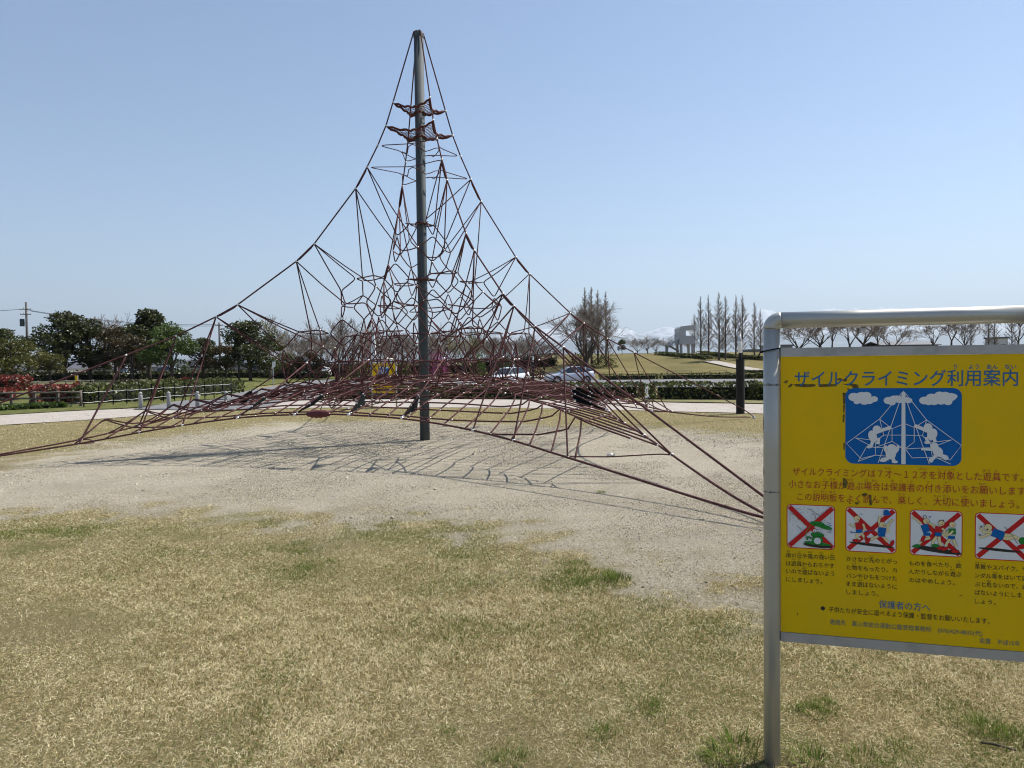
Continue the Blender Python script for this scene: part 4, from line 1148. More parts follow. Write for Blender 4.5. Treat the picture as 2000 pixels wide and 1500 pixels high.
BL_ = ['bare twiggy tree top rising above the rusty left tree', 'thin bare tree between two dark evergreens on the left', 'pale budding tree behind the wide dark evergreen', 'bare tree right of the budding tree on the left',
       'slim bare tree seen left of the rope pyramid body', 'tall bare tree behind the left flank of the rope pyramid', 'bare tree left of the white obelisk', 'bare tree right behind the white obelisk',
       'spreading bare tree between obelisk and steel mast', 'bare tree just left of the steel mast', 'bare tree just right of the steel mast', 'pale budding tree behind the right of the steel mast', 'low bare tree above the yellow green bush',
       'spreading bare tree left of the thin white marker', 'bare tree behind the thin white marker', 'bare tree behind the second lamp by the car', 'small bare tree above the silver car', 'spreading bare tree behind the white building', 'spreading bare tree hidden behind the steel mast'] + ['bare tree of the rear row, ' + q for q in ('behind the low olive tree', 'left of the white building', 'behind the low brown green tree', 'behind the white building', 'between the tall bare tree and the white obelisk', 'just left of the white obelisk', 'above the far yellow board', 'right of the far yellow board', 'close left of the steel mast', 'above the pink bush', 'right of the pink bush', 'above the fresh green bush', 'left of the brown hedge', 'left of the thin white marker', 'right of the thin white marker', 'left of the silver car')]
for (px, top, Y, v, wpx), lab in zip(BT, BL_):
    p, H = treespot(px, top, Y); me = BUD[px % 2] if v == 'b' else BARE[v]
    plant('bare_tree', me, p, 6, H, lab, 'tree', 'bare trees behind the net', wx=max(.8, wpx * Y / FPX / 4.6 / (H / 6)), rz=px * 1.3)
# --- big bare spreading tree with redwoods
p, H = treespot(1146, 578, 92)
plant('spreading_tree', bare_mesh(411, 8, .8, .2, 8, 6, .26, .25, (M['bark_dark'], M['twig']), (2, 3), .010), p, 8, H, 'big bare spreading tree with a thick dark trunk left of the redwoods', 'tree', wx=1.3)
RW = [(1143, 560, 101, 0, 'redwood spire behind the big spreading tree'), (1156, 559, 100, 1, 'redwood second in the left clump, tallest spire'), (1168, 566, 99, 2, 'redwood third in the left clump beside the pale gap'), (1184, 568, 97, 0, 'redwood standing free at the right of the left clump')]
for px, top, Y, v, lab in RW:
    p, H = treespot(px, top, Y); plant('redwood_tree', REDW[v], p, 9, H, lab, 'tree', 'leafless redwoods', wx=1.05, rz=px)
RR = [(1369, 577, 108, 1, 'leftmost redwood of the right hand row beside the white tower'), (1384, 575, 108, 0, 'second redwood from the white tower'), (1404.5, 570, 103, 2, 'tallest redwood in the middle of the right row'), (1417, 577, 103, 1, 'redwood just right of the tallest one'),
      (1437.5, 575, 108, 0, 'redwood just left of the dark lamp column'), (1450, 576, 107, 2, 'redwood directly behind the dark lamp column'), (1473, 588, 104, 1, 'redwood between the lamp column and the sign post'), (1485, 602, 116, 0, 'small redwood half hidden by the sign post'), (1356, 612, 122, 2, 'small distant redwood behind the white tower')]
for px, top, Y, v, lab in RR:
    p, H = treespot(px, top, Y); plant('redwood_tree', REDW[v], p, 9, H, lab, 'tree', 'leafless redwoods', wx=.95, rz=px)
SH = [(1245, 657, 118, 3, 46, 'bare fan shaped tree right of the round evergreen'), (1265, 655, 117, 1, 46, 'bare fan shaped tree in the middle left of the tower'), (1281, 658, 119, 3, 40, 'bare fan shaped tree nearest the tower stairs'), (1304, 662, 121, 0, 30, 'thin bare tree behind the tower stairs'), (1345, 668, 124, 2, 22, 'thin bare tree seen under the white tower')]
for px, top, Y, v, wpx, lab in SH:
    p, H = treespot(px, top, Y); plant('bare_tree', BARE[v], p, 6, H, lab, 'tree', 'bare trees on the rise', wx=wpx * Y / FPX / 5 / (H / 6), rz=px)
p, H = treespot(1215, 664, 112)
plant('round_evergreen', leafy('leaf_dark', 5, H=3, W=2.2, n=1500, size=.13, clumps=16, trunk=.3), p, 3, H, 'small round dark evergreen alone on the rise', 'tree', wx=.85)
GT = [(1560, 615, 112, 3, 87, 'bare fan tree framed by the sign post and rail'), (1604, 613, 112, 1, 70, 'second bare tree from the post in the gap under the rail'), (1625, 615, 114, 2, 50, 'third bare tree in the gap under the rail'), (1660, 609, 112, 0, 75, 'bare tree with forked trunk at the middle of the gap'),
      (1687, 609, 113, 1, 70, 'dense bare tree left of the dark roof in the gap'), (1715, 615, 114, 2, 50, 'slim bare tree just left of the dark roof'), (1742, 623, 112, 3, 75, 'low spreading bare tree over the dark roof end'), (1822, 621, 116, 0, 70, 'bare tree at the right end of the dark roof'),
      (1858, 613, 113, 2, 62, 'bare tree right of the dark roof under the rail'), (1884, 613, 115, 3, 62, 'bushy bare tree left of the straight pair'), (1988, 611, 110, 2, 62, 'bare tree at the right picture edge under the rail')]
for px, top, Y, v, wpx, lab in GT:
    p, H = treespot(px, top, Y); plant('bare_tree', BARE[v], p, 6, H, lab, 'tree', 'bare trees on the rise', wx=1.3 * max(.8, wpx * Y / FPX / 5 / (H / 6)), rz=px)
for px, top, Y, v, lab in ((1930, 600, 106, 0, 'straight redwood left of the small concrete hut in the gap'), (1942, 605, 107, 1, 'straight redwood touching the small concrete hut'), (1976, 600, 106, 2, 'straight redwood right of the small concrete hut'), (1896, 604, 110, 1, 'straight redwood behind the bushy bare tree in the gap')):
    p, H = treespot(px, top, Y); plant('redwood_tree', REDW[v], p, 9, H, lab, 'tree', 'leafless redwoods', wx=.9, rz=px)

# --- shrubs
def bush_mesh(seed, W, D, H, n, size, material):
    rng = np.random.default_rng(seed); d = rng.normal(size=(n, 3)); d /= np.linalg.norm(d, axis=1)[:, None]; d[:, 2] = np.abs(d[:, 2])
    lump = 1 + .18 * np.sin(d[:, 0] * 5 + seed) * np.cos(d[:, 1] * 6) ; P = d * np.array([W / 2, D / 2, H]) * (lump * rng.uniform(.45, 1.05, n) ** .5)[:, None]
    V, Fq, t = cards(P, size, rng); return npmesh('foliage', V, Fq, material, t)
def bush(px, Y, wpx, top, material, label, cat='shrub', group=None, n=900, size=.13, seed=1, name='shrub', mass=1.0):
    p = spot(px, Y); H = at(px, top, Y)[2] - p[2]; W = wpx * Y / FPX
    o = empty(name, p, label, cat, group, reg=False)
    link('foliage', bush_mesh(seed, W, W * .7, H, n, size, material), o)
    st = MB()
    for i in range(5): st.tube([(0, 0, -.05), (.12 * W * math.cos(i * 1.3), .1 * W * math.sin(i * 1.3), H * .45), (.25 * W * math.cos(i * 1.3), .2 * W * math.sin(i * 1.3), H * .8)], [.03, .02, .01], 4)
    link('stems', st.mesh('stems', M['bark_dark']), o); return o
bush(857, 76, 42, 688, M['leaf_pink'], 'pink flowering bush right of the steel mast', size=.12, n=1300, seed=5, name='blossom_shrub')
bush(934, 78, 36, 692, M['leaf_light'], 'fresh green bush right of the pink one', seed=6)
bush(788, 80, 34, 702, M['leaf_olive'], 'olive bush between the yellow board and the mast', seed=7)
bush(985, 82, 60, 694, M['leaf_dark'], 'dark evergreen bush left of the thin white marker', seed=8, n=1400)
bush(700, 82, 60, 704, M['leaf_olive'], 'olive bush left of the far yellow board', seed=9)
bush(1178, 96, 56, 694, M['leaf_hedge'], 'low dark shrub at the foot of the redwood clump', seed=10)
bush(1128, 92, 40, 690, M['leaf_dark'], 'dark shrub at the foot of the spreading tree', seed=12)
bush(360, 62, 34, 737, M['leaf_red'], 'rounded red azalea mound in the planting beds', seed=11, size=.1)
bush(330, 58, 60, 738, M['leaf_olive'], 'low yellow green mound left of the red azalea', seed=13, size=.1)
bush(425, 60, 50, 739, M['leaf_light'], 'low fresh green mound by the utility pole foot', seed=14, size=.1)
bush(250, 60, 60, 741, M['leaf_rust'], 'low brownish mound behind the rope fence', seed=15, size=.1)

def hedge(name, pts, width, H, material, label, cat='hedge', group=None, size=.075, dens=170, rough=.1, seed=1, base=0.0):
    """clipped hedge along a ground line: leaf surface over a dark core"""
    rng = np.random.default_rng(seed); pts = [np.array(p, float) for p in pts]; o = empty(name, pts[0], label, cat, group, reg=False)
    core = MB(); Ps = []
    for a, b in zip(pts[:-1], pts[1:]):
        d = b - a; L = np.linalg.norm(d[:2]); e = d / L; nrm = np.array([-e[1], e[0], 0])
        n = int(L * (2 * H + width) * dens)
        s = rng.uniform(0, L, n); q = rng.uniform(0, 2 * H + width, n)
        side_ = np.where(q < H, -width / 2, np.where(q > H + width, width / 2, q - H - width / 2)); hh = np.where(q < H, q, np.where(q > H + width, 2 * H + width - q, H))
        bump_ = (fbm(s * 1.6 + seed, hh * 2 + side_ * 3, seed) - .5) * rough * 2.4
        rnd = np.clip((hh - H * .75) / (H * .25), 0, 1) ** 2 * np.clip((np.abs(side_) - width * .3) / (width * .2), 0, 1) * .12
        k = 1 + bump_ - rnd + rng.normal(0, .03, n)
        P = a[None] - pts[0][None] + e[None] * s[:, None] + nrm[None] * (side_ * k)[:, None]; P[:, 2] += base + hh * np.where(hh > H * .6, k, 1)
        Ps.append(P)
        m_ = int((width + H) * dens * .9)
        for s0 in (0, L):
            ss = s0 + rng.normal(0, .07, m_); q_ = rng.uniform(-width / 2, width / 2, m_) * 1.02; zz2 = rng.uniform(0, H, m_)
            P = a[None] - pts[0][None] + e[None] * ss[:, None] + nrm[None] * q_[:, None]; P[:, 2] += base + zz2; Ps.append(P)
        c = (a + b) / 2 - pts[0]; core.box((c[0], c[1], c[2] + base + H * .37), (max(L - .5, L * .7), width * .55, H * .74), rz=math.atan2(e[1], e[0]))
    V, Fq, t = cards(np.concatenate(Ps), size, rng)
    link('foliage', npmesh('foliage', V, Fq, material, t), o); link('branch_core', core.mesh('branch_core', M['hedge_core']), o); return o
def gp(px, py):
    return gnd(px, py)
hedge('clipped_hedge', [gp(1274, 780), gp(1480, 781), gp(1800, 793), gp(2150, 806)], 1.1, .66, M['leaf_hedge'], 'clipped green hedge right of the gap behind the lamp column', group='clipped hedges by the car park', seed=1)
hedge('clipped_hedge', [gp(1060, 779), gp(1253, 777)], 1.1, .62, M['leaf_hedge'], 'clipped green hedge left of the gap in front of the silver car', group='clipped hedges by the car park', seed=2)
hedge('clipped_hedge', [gp(870, 778), gp(1045, 779)], 1.1, .58, M['leaf_hedge'], 'clipped hedge behind the net right of the mast', group='clipped hedges by the car park', seed=3)
hedge('clipped_hedge', [gp(650, 779), gp(852, 778)], 1.1, .58, M['leaf_hedge'], 'clipped hedge behind the net at the far yellow board', group='clipped hedges by the car park', seed=4)
def hp(px, Y): return spot(px, Y)
hedge('low_hedge', [hp(1172, 74), hp(1283, 74)], .9, .6, M['leaf_hedge'], 'low dark hedge across the car park below the low rail', group='low hedges at the foot of the rise', dens=70, size=.1, seed=5)
hedge('low_hedge', [hp(1290, 74), hp(1480, 74), hp(1700, 74)], .9, .6, M['leaf_hedge'], 'long low hedge across the car park left of the lamp column', group='low hedges at the foot of the rise', dens=70, size=.1, seed=6)
hedge('low_hedge', [hp(1455, 88), hp(1500, 88), hp(1600, 89)], 1.4, .3, M['leaf_dark'], 'short dark hedge on the grass right of the lamp column', group='low hedges at the foot of the rise', dens=70, size=.1, seed=7)
hedge('low_hedge', [hp(1288, 112), hp(1330, 108), hp(1383, 104)], 2.2, .5, M['leaf_hedge'], 'curved low hedge in front of the white tower', group='low hedges on the rise', dens=40, size=.14, seed=8)
hedge('low_hedge', [hp(1370, 112), hp(1420, 106), hp(1500, 102), hp(1560, 100)], 2.0, .5, M['leaf_hedge'], 'low hedge along the pale path under the redwoods', group='low hedges on the rise', dens=40, size=.14, seed=9)
hedge('low_hedge', [hp(920, 84), hp(1060, 88)], 1.2, .5, M['leaf_light'], 'bright low hedge behind the parked cars', group='low hedges at the foot of the rise', dens=60, size=.11, seed=10)
hedge('brown_hedge', [hp(930, 98), hp(1000, 98), hp(1085, 100)], 1.5, 1.7, M['leaf_rust'], 'tall brown hedge behind the thin white marker', dens=26, size=.2, seed=11)
hedge('brown_hedge', [hp(556, 100), hp(700, 101), hp(930, 101)], 1.6, 1.5, M['leaf_rust'], 'long low brown hedge under the bare trees behind the net', dens=26, size=.2, seed=21, rough=.4)
hedge('evergreen_hedge', [hp(-60, 90), hp(120, 92), hp(380, 94), hp(560, 96)], 1.6, .8, M['leaf_rust'], 'ragged brown green undergrowth behind the left evergreens', dens=24, size=.2, seed=22, rough=.5)
hedge('red_hedge', [gp(66, 789), gp(154, 786)], 1.1, .78, M['leaf_red'], 'red leaved hedge behind the three rail fence', group='red leaved hedges', size=.085, seed=12, rough=.18)
hedge('red_hedge', [gp(-160, 786), gp(26, 781)], 1.1, .55, M['leaf_red'], 'low red hedge at the left picture edge by the rail fence', group='red leaved hedges', size=.085, seed=13, rough=.18)
hedge('red_hedge', [gp(-160, 766), gp(48, 764)], 1.4, .95, M['leaf_red'], 'taller red hedge farther back at the left picture edge', group='red leaved hedges', size=.1, dens=120, seed=14, rough=.2)
hedge('climbing_shrubs', [gp(163, 790), gp(300, 780), gp(455, 766)], 1.3, .74, M['leaf_hedge'], 'row of green shrubs trained along the rope fence', size=.085, dens=120, seed=15, rough=.35)
hedge('grass_clumps', [gp(-160, 802), gp(0, 803), gp(120, 797)], .8, .17, M['leaf_light'], 'leafy weeds under the three rail fence', 'weeds', size=.12, dens=120, seed=16, rough=.5)
hedge('dark_hedge', [hp(60, 82), hp(280, 84), hp(520, 86), hp(640, 88)], 1.5, .9, M['leaf_dark'], 'dark clipped hedge under the left evergreens', dens=26, size=.17, seed=17)

# ================================================================== FENCES, POLES, LAMPS
def rail_fence(a, b, H, rails, npost, label, group):
    a, b = np.array(a), np.array(b); o = empty('rail_fence', a, label, 'fence', group); e = (b - a) / np.linalg.norm(b - a)
    for i in range(npost):
        p = a + (b - a) * i / (npost - 1); mb = MB(); mb.tube([p + [0, 0, -.1], p + [0, 0, H * .5], p + [0, 0, H * 1.05]], .055, 8); mb.build('post', M['wood'], o, True)
    for h in rails:
        mb = MB(); n = 14; mb.tube([a + (b - a) * i / n + np.array([0, -.06, h * H + .012 * math.sin(i * 2.1 + h * 9)]) for i in range(n + 1)], .04, 6); mb.build('rail', M['wood'], o, True)
    return o
rail_fence(gp(-70, 800), gp(158, 795), .62, (.25, .6, .95), 6, 'weathered three rail wooden fence in front of the red hedges', 'rail fences')
rail_fence(gp(45, 763), gp(182, 758), .62, (.45, .92), 6, 'weathered two rail wooden fence behind the red hedges', 'rail fences')
rf = empty('rope_fence', gp(164, 797), 'black post fence strung with white rope along green shrubs', 'fence')
A, B = gp(164, 797), gp(452, 772)
for i in range(14):
    p = A + (B - A) * i / 13; mb = MB(); mb.tube([p + [0, 0, -.1], p + [0, 0, .78]], .022, 6); mb.build('post', M['rubber'], rf)
for h in (.58, .2):
    mb = MB(); mb.tube([A + (B - A) * i / 52 + np.array([0, -.05, h + .012 * math.cos(i * math.pi / 2)]) for i in range(53)], .008, 5); mb.build('rope', M['white'], rf)
wf = empty('wire_fence', gp(178, 770), 'thin dark wire fence behind the planting beds', 'fence')
A, B = gp(178, 768), gp(430, 752)
for i in range(12):
    p = A + (B - A) * i / 11; mb = MB(); mb.tube([p + [0, 0, -.1], p + [0, 0, .85]], .022, 5); mb.build('post', M['rubber'], wf)
mb = MB()
for h in (.2, .5, .8): mb.tube([A + [0, 0, h], (A + B) / 2 + [0, 0, h - .02], B + [0, 0, h]], .009, 4)
mb.build('wires', M['rubber'], wf)
BOLL = ('bollard farthest left in the row, in front of the rope fence', 'second bollard from the left at the drive entrance', 'third bollard from the left at the drive entrance', 'fourth bollard from the left beside a black rubber web', 'bollard at the right end of the row behind the net')
b0 = None
for (px, py), lab in zip(((275, 800), (330, 799.5), (386, 799), (442, 799), (503, 798)), BOLL):
    p = gp(px, py)
    if b0 is None:
        b0 = empty('bollard', p, 'short grey ' + lab, 'bollard', 'bollards across the drive', reg=False)
        mb = MB(); mb.lathe((0, 0, 0), [(.07, -.1), (.07, .5), (.066, .53)], 16); mb.build('post', M['bollard'], b0, True, local=True)
        mb = MB(); mb.lathe((0, 0, 0), [(.055, .53), (.055, .555), (.064, .56), (.06, .6), (.038, .63), (.01, .64)], 16); mb.build('cap', M['concrete'], b0, True, local=True)
        o = b0
    else:
        o = copy_tree(b0); o['label'] = 'short grey ' + lab
    o.location = tuple(p)
# lamps
def lamp(px, py, H, lab, group='dark lamp columns', Y=None):
    p = gp(px, py) if Y is None else spot(px, Y); o = empty('lamp_column', p, lab, 'lamp', group); k = H / 2.42
    r = .125 * k
    mb = MB(); mb.lathe(p, [(r * 1.02, -.1), (r, .05), (r, 1.5 * k), (r * .96, 1.505 * k), (r * .96, 1.51 * k), (r, 1.515 * k), (r, 1.66 * k)], 22); mb.build('column', M['lampbrown'], o)
    mb = MB(); mb.lathe(p, [(.05 * k, 1.655 * k), (.05 * k, 1.84 * k)], 16); mb.build('neck', M['lampbrown'], o)
    mb = MB(); mb.lathe(p, [(.055 * k, 1.842 * k), (.066 * k, 1.86 * k), (.062 * k, 2.2 * k), (.05 * k, 2.215 * k)], 18); sh_ = mb.build('lamp_shade', M['opal'], o, True)
    mb = MB(); mb.lathe(p, [(.07 * k, 2.21 * k), (.07 * k, 2.235 * k), (.03 * k, 2.28 * k), (.008, 2.42 * k)], 16); mb.build('finial', M['galv'], sh_, True)
    return o
LH = at(1446, 652, gp(1446, 808)[1])[2]
lamp(1446, 808, LH, 'dark brown lamp column with white glass top beside the pale path')
lamp(1041, 748, 2.6, 'distant dark lamp column with white top behind the parked cars', Y=72)
def obelisk(px, Y, top, wpx, foot, lab):
    p = spot(px, Y); H = at(px, top, Y)[2] - p[2]; w_ = wpx * Y / FPX
    o = empty('white_marker', p, lab, 'marker post', 'white tapered markers')
    mb = MB(); mb.box(p + [0, 0, H * foot / 2 - .05], (w_ * .8, w_ * .8, H * foot + .1)); mb.build('foot', M['lampbrown'], o)
    mb = MB(); mb.box(p + [0, 0, H * foot + H * .35], (w_, w_, H * .7), taper=.86); mb.box(p + [0, 0, H * foot + H * .7 + H * (.3 - foot) / 2], (w_ * .86, w_ * .86, H * (.3 - foot)), taper=.3); mb.build('shaft', M['white'], o)
obelisk(730, 66, 648, 9, .06, 'white tapered obelisk standing behind the far yellow board')
obelisk(1002, 64, 674, 5, .24, 'thin white tapered marker on a dark foot behind the white car')
# utility poles and wires
def upole(px, Y, top, lab, arms, transformer=False, white=False):
    p = spot(px, Y); H = at(px, top, Y)[2]; o = empty('utility_pole', p, lab, 'utility pole', 'utility poles')
    mb = MB(); mb.tube([p + [0, 0, -.2], p + [0, 0, H * .5], p + [0, 0, H]], [.2, .17, .13], 12); mb.build('pole', M['pole_dark'], o, True)
    if white:
        mb = MB(); mb.tube([p + [0, 0, .05], p + [0, 0, 2.4]], .215, 12); mb.build('white_wrap', M['white'], o, True)
    for (dz, L) in arms:
        mb = MB(); mb.box(p + [0, -.14, H - dz], (L, .09, .1)); a = mb.build('crossarm', M['wood'], o)
        for s in (-.9, -.35, .35, .9):
            mb = MB(); mb.lathe(p + [s * L / 2, -.14, H - dz + .05], [(.05, 0), (.03, .06), (.06, .12), (.03, .2)], 8); mb.build('insulator', M['white'], a, True)
    if transformer:
        q = p + [-.62, 0, H - 3.35]; mb = MB(); mb.lathe(q, [(.28, 0), (.3, .05), (.3, .95), (.24, 1.02)], 14); tf = mb.build('transformer', M['mast'], o, True)
        mb = MB(); mb.box(p + [-.3, 0, H - 2.9], (.7, .1, .1)); mb.build('bracket', M['wood'], tf)
    return p, H
P1, H1 = upole(55, 100, 590, 'concrete utility pole with transformer above the left evergreens', ((1.0, 1.6), (1.7, 1.5)), True)
P2, H2 = upole(430, 112, 630, 'thinner utility pole with a white foot behind the left trees', ((.4, 1.2),), white=True)
P3, H3 = upole(627, 140, 648, 'far small utility pole between bare trees left of the net', ((.4, 1.6), (1.6, 1.6)))
P0 = P1 + np.array([-45, 8, 0])
def wire(name, a, b, sag, lab, n=24):
    mb = MB(); t = np.linspace(0, 1, n)
    mb.tube([a + (b - a) * k - np.array([0, 0, sag * 4 * k * (1 - k)]) for k in t], .028, 4); tag(mb.build(name, M['rubber']), lab, 'power line', 'overhead wires')
for s, l in ((-.6, 'upper'), (.6, 'lower')):
    wire('power_line', P1 + [s, 0, H1 - .95 - (s > 0) * .3], P2 + [s * .8, 0, H2 - .3 - (s > 0) * .2], .7, f'{l} overhead wire between the transformer pole and the white footed pole')
wire('power_line', P0 + [0, 0, H1 - .7], P1 + [0, 0, H1 - .95], .5, 'overhead wire leaving the picture left of the transformer pole')
wire('power_line', P2 + [0, 0, H2 - .3], P3 + [0, 0, H3 - .4], .9, 'overhead wire from the white footed pole to the far small pole')
# yellow banner post, road sign
p = gp(150, 758); o = empty('banner_post', p, 'narrow yellow banner on posts behind the red hedge', 'banner')
for dx in (-.1, .1):
    mb = MB(); mb.tube([p + [dx, 0, -.1], p + [dx, 0, .95]], .02, 6); mb.build('pole', M['white'], o)
mb = MB(); mb.box(p + [0, -.025, .52], (.2, .012, .8)); mb.build('banner', M['yellow'], o)
p = spot(533, 62); o = empty('road_sign', p, 'white arrow plate on a slim post left of the net', 'sign')
mb = MB(); mb.tube([p + [0, 0, -.1], p + [0, 0, 2.2]], .04, 8); mb.build('post', M['galv'], o)
mb = MB(); mb.add([p + [x, y, z] for y in (-.05, -.07) for x, z in ((-.1, 1.55), (.22, 1.75), (.25, 2.2), (-.02, 2.15))], [(0, 1, 2, 3), (7, 6, 5, 4), (0, 4, 5, 1), (1, 5, 6, 2), (2, 6, 7, 3), (3, 7, 4, 0)]); mb.build('plate', M['white'], o)
# low rails on the grass
for a, b, lab in ((1199, 1256, 'low thin rail on the grass behind the gap in the hedge'), (1303, 1350, 'low thin rail on the grass left of centre below the tower'), (1386, 1419, 'low thin rail on the grass nearest the lamp column')):
    Y = 78; A, B = spot(a, Y), spot(b, Y); o = empty('low_rail', A, lab, 'rail', 'low rails on the grass')
    mb = MB(); mb.tube([A + [0, 0, .78], B + [0, 0, .8]], .018, 5); mb.build('rail', M['wood'], o)
    for q in (A, B):
        for s in (-.18, .18):
            mb = MB(); mb.tube([q + [s, 0, -.05], q + [0, 0, .8]], .022, 5); mb.build('leg', M['wood'], o)

# ================================================================== BUILDINGS
M['wall_white'] = mat('wall_white', (.62, .62, .6), .8, noise=(.6, (.5, .5, .5), .4, .7, 5))
M['wall_grey'] = mat('wall_grey', (.26, .28, .31), .8, noise=(.5, (.2, .22, .25), .4, .7, 5))
M['wall_blue'] = mat('wall_blue_grey', (.14, .16, .2), .8)
M['roof_dark'] = mat('roof_tiles', (.085, .088, .1), .6, noise=(1.5, (.13, .13, .15), .4, .7, 4), bump=(9, .6, .05))
M['glass'] = mat('window_glass', (.03, .04, .05), .12, spec=.8)
M['tower'] = mat('tower_panels', (.58, .58, .58), .75, noise=(.8, (.5, .5, .51), .4, .7, 5))
M['pale_concrete'] = mat('tower_concrete', (.42, .42, .43), .85)
def house(x0, x1, Y, top, eave, wallm, lab, wins=4, depth=8, flat=False, Z=0.0):
    A, B = at(x0, HOR, Y), at(x1, HOR, Y); W_ = B[0] - A[0]; cx = (A[0] + B[0]) / 2
    ze = at((x0 + x1) / 2, eave, Y)[2]; zt = at((x0 + x1) / 2, top, Y)[2]; z0 = Z
    loc = np.array([cx, Y + depth / 2, z0]); o = empty('house' if not flat else 'flat_building', loc, lab, 'building', 'buildings beyond the trees')
    mb = MB(); mb.box((cx, Y + depth / 2, (z0 - .3 + ze) / 2), (W_, depth, ze - z0 + .3)); mb.build('wall', wallm, o)
    mb = MB()
    if flat: mb.box((cx, Y + depth / 2, (ze + zt) / 2 + .002), (W_ + .4, depth + .4, max(zt - ze, .2)))
    else:
        e = .5; xs = (-W_ / 2 - e, W_ / 2 + e); ys = (Y - e, Y + depth / 2, Y + depth + e)
        vs = [(cx + x, y, z) for x in xs for y, z in ((ys[0], ze - .05), (ys[1], zt), (ys[2], ze - .05), (ys[0], ze + .1), (ys[1], zt + .15), (ys[2], ze + .1))]
        mb.add(vs, [(3, 4, 10, 9), (4, 5, 11, 10), (1, 0, 6, 7), (2, 1, 7, 8), (0, 3, 9, 6), (5, 2, 8, 11), (0, 1, 4, 3), (1, 2, 5, 4), (7, 6, 9, 10), (8, 7, 10, 11)])
    mb.build('roof', M['roof_dark'], o)
    for i in range(wins):
        x = cx - W_ / 2 + W_ * (i + .5) / wins; h = min(1.2, (ze - z0) * .45); z = z0 + (ze - z0) * .55
        mb = MB(); mb.box((x, Y - .02, z), (min(1.6, W_ / wins * .6) + .12, .08, h + .12)); wo = mb.build('window', M['wall_white'], o)
        mb = MB(); mb.box((x, Y - .045, z), (min(1.6, W_ / wins * .6), .06, h)); mb.build('pane', M['glass'], wo)
house(-60, 58, 118, 714, 726, M['wall_blue'], 'dark low house at the left picture edge behind the olive tree', 5)
house(60, 107, 112, 719, 723, M['wall_white'], 'bright white shed behind the small olive tree', 3, flat=True)
house(108, 232, 124, 708, 722, M['wall_grey'], 'long house with grey tiled roof behind the big dark evergreens', 7)
house(276, 424, 128, 704, 717, M['wall_grey'], 'blue grey house behind the fresh green tree', 8)
house(428, 566, 132, 708, 716, M['wall_grey'], 'grey long building behind the wide dark evergreen', 8, flat=True)
house(574, 720, 126, 710, 715, M['wall_white'], 'white walled building behind the bare trees left of the net', 8, flat=True)
house(1510, 1548, 150, 673, 676, M['wall_grey'], 'low flat roof in the gap beside the sign post', 3, flat=True, Z=1.2)
house(1722, 1832, 160, 667, 674, M['wall_blue'], 'wide dark roof in the gap under the sign rail', 6, Z=1.0)
house(1950, 1968, 140, 658, 661, M['tower'], 'small grey concrete hut in the gap under the sign rail', 1, 4, True, Z=1.2)
house(1462, 1500, 170, 682, 686, M['wall_blue'], 'small dark building behind the lamp column and sign post', 3, flat=True, Z=1.0)
house(1190, 1290, 190, 691, 695, M['wall_blue'], 'far dark blue roof line behind the round evergreen', 6, flat=True, Z=.5)
# lookout tower
TY = 112.0; g0 = spot(1342, TY)
tw = empty('lookout_tower', g0, 'white box lookout tower on pillars with an open stair', 'tower')
def T(px, py, dy=0.0): 
    q = at(px, py, TY); return np.array([q[0], TY + dy, q[2]])
a, b = T(1327, 670), T(1357.5, 640); W_ = b[0] - a[0]; zl, zr = T(1327, 671)[2], T(1357, 667)[2]
def slab(name, pts, y0, y1, mm, par=tw):
    mb = MB(); n = len(pts); vs = [(p[0], y0, p[2]) for p in pts] + [(p[0], y1, p[2]) for p in pts]
    mb.add(vs, [tuple(range(n)), tuple(range(2 * n - 1, n - 1, -1))] + [((i + 1) % n, i, n + i, n + (i + 1) % n) for i in range(n)]); return mb.build(name, mm, par)
D_ = 3.4
slab('lower_wall', [T(1327, 672), T(1354, 672), T(1358, 666), T(1358, 655.5), T(1327, 655.5)], TY, TY + D_, M['tower'])
slab('pier', [T(1327, 655.4), T(1339.5, 655.4), T(1339.5, 644.2), T(1327, 644.2)], TY, TY + D_, M['tower'])
slab('pier', [T(1356, 655.4), T(1358, 655.4), T(1358, 644.2), T(1356, 644.2)], TY, TY + .3, M['tower'])
slab('roof', [T(1327, 644.1), T(1358, 644.1), T(1358, 634), T(1330, 637.5), T(1327, 641)], TY - .02, TY + D_ + .02, M['tower'])
for px in (1331.5, 1354):
    for dy in (.4, D_ - .4):
        q = T(px, 672); mb = MB(); zb = g0[2] - .3; mb.box((q[0], TY + dy, (q[2] + zb) / 2), (.34, .34, q[2] - zb)); mb.build('pillar', M['pale_concrete'], tw)
for d0, d1, y in (((1327, 661), (1309, 672.5), .7), ((1310, 672.5), (1331, 684), 1.9)):
    A, B = T(*d0), T(*d1); slab('stair_flight', [A, B, B + [0, 0, -.22], A + [0, 0, -.22]] if A[0] > B[0] else [B, A, A + [0, 0, -.22], B + [0, 0, -.22]], TY + y - .5, TY + y + .5, M['pale_concrete'])
    for s in (-.5, .5):
        mb = MB()
        for k in range(9):
            q = A + (B - A) * k / 8; mb.tube([(q[0], TY + y + s, q[2]), (q[0], TY + y + s, q[2] + .95)], .014, 4)
        mb.tube([(A[0], TY + y + s, A[2] + .95), (B[0], TY + y + s, B[2] + .95)], .025, 5); mb.tube([(A[0], TY + y + s, A[2] + .5), (B[0], TY + y + s, B[2] + .5)], .015, 4); mb.build('handrail', M['galv'], tw)
A = T(1301, 672.5); B = T(1311, 672.5); slab('landing', [A, B, B + [0, 0, -.25], A + [0, 0, -.25]], TY, TY + 2.6, M['pale_concrete'])
q = T(1305.5, 674.5); mb = MB(); mb.box((q[0], TY + 1.3, (q[2] + g0[2] - .3) / 2), (.34, .5, q[2] - g0[2] + .3)); mb.build('pillar', M['pale_concrete'], tw)
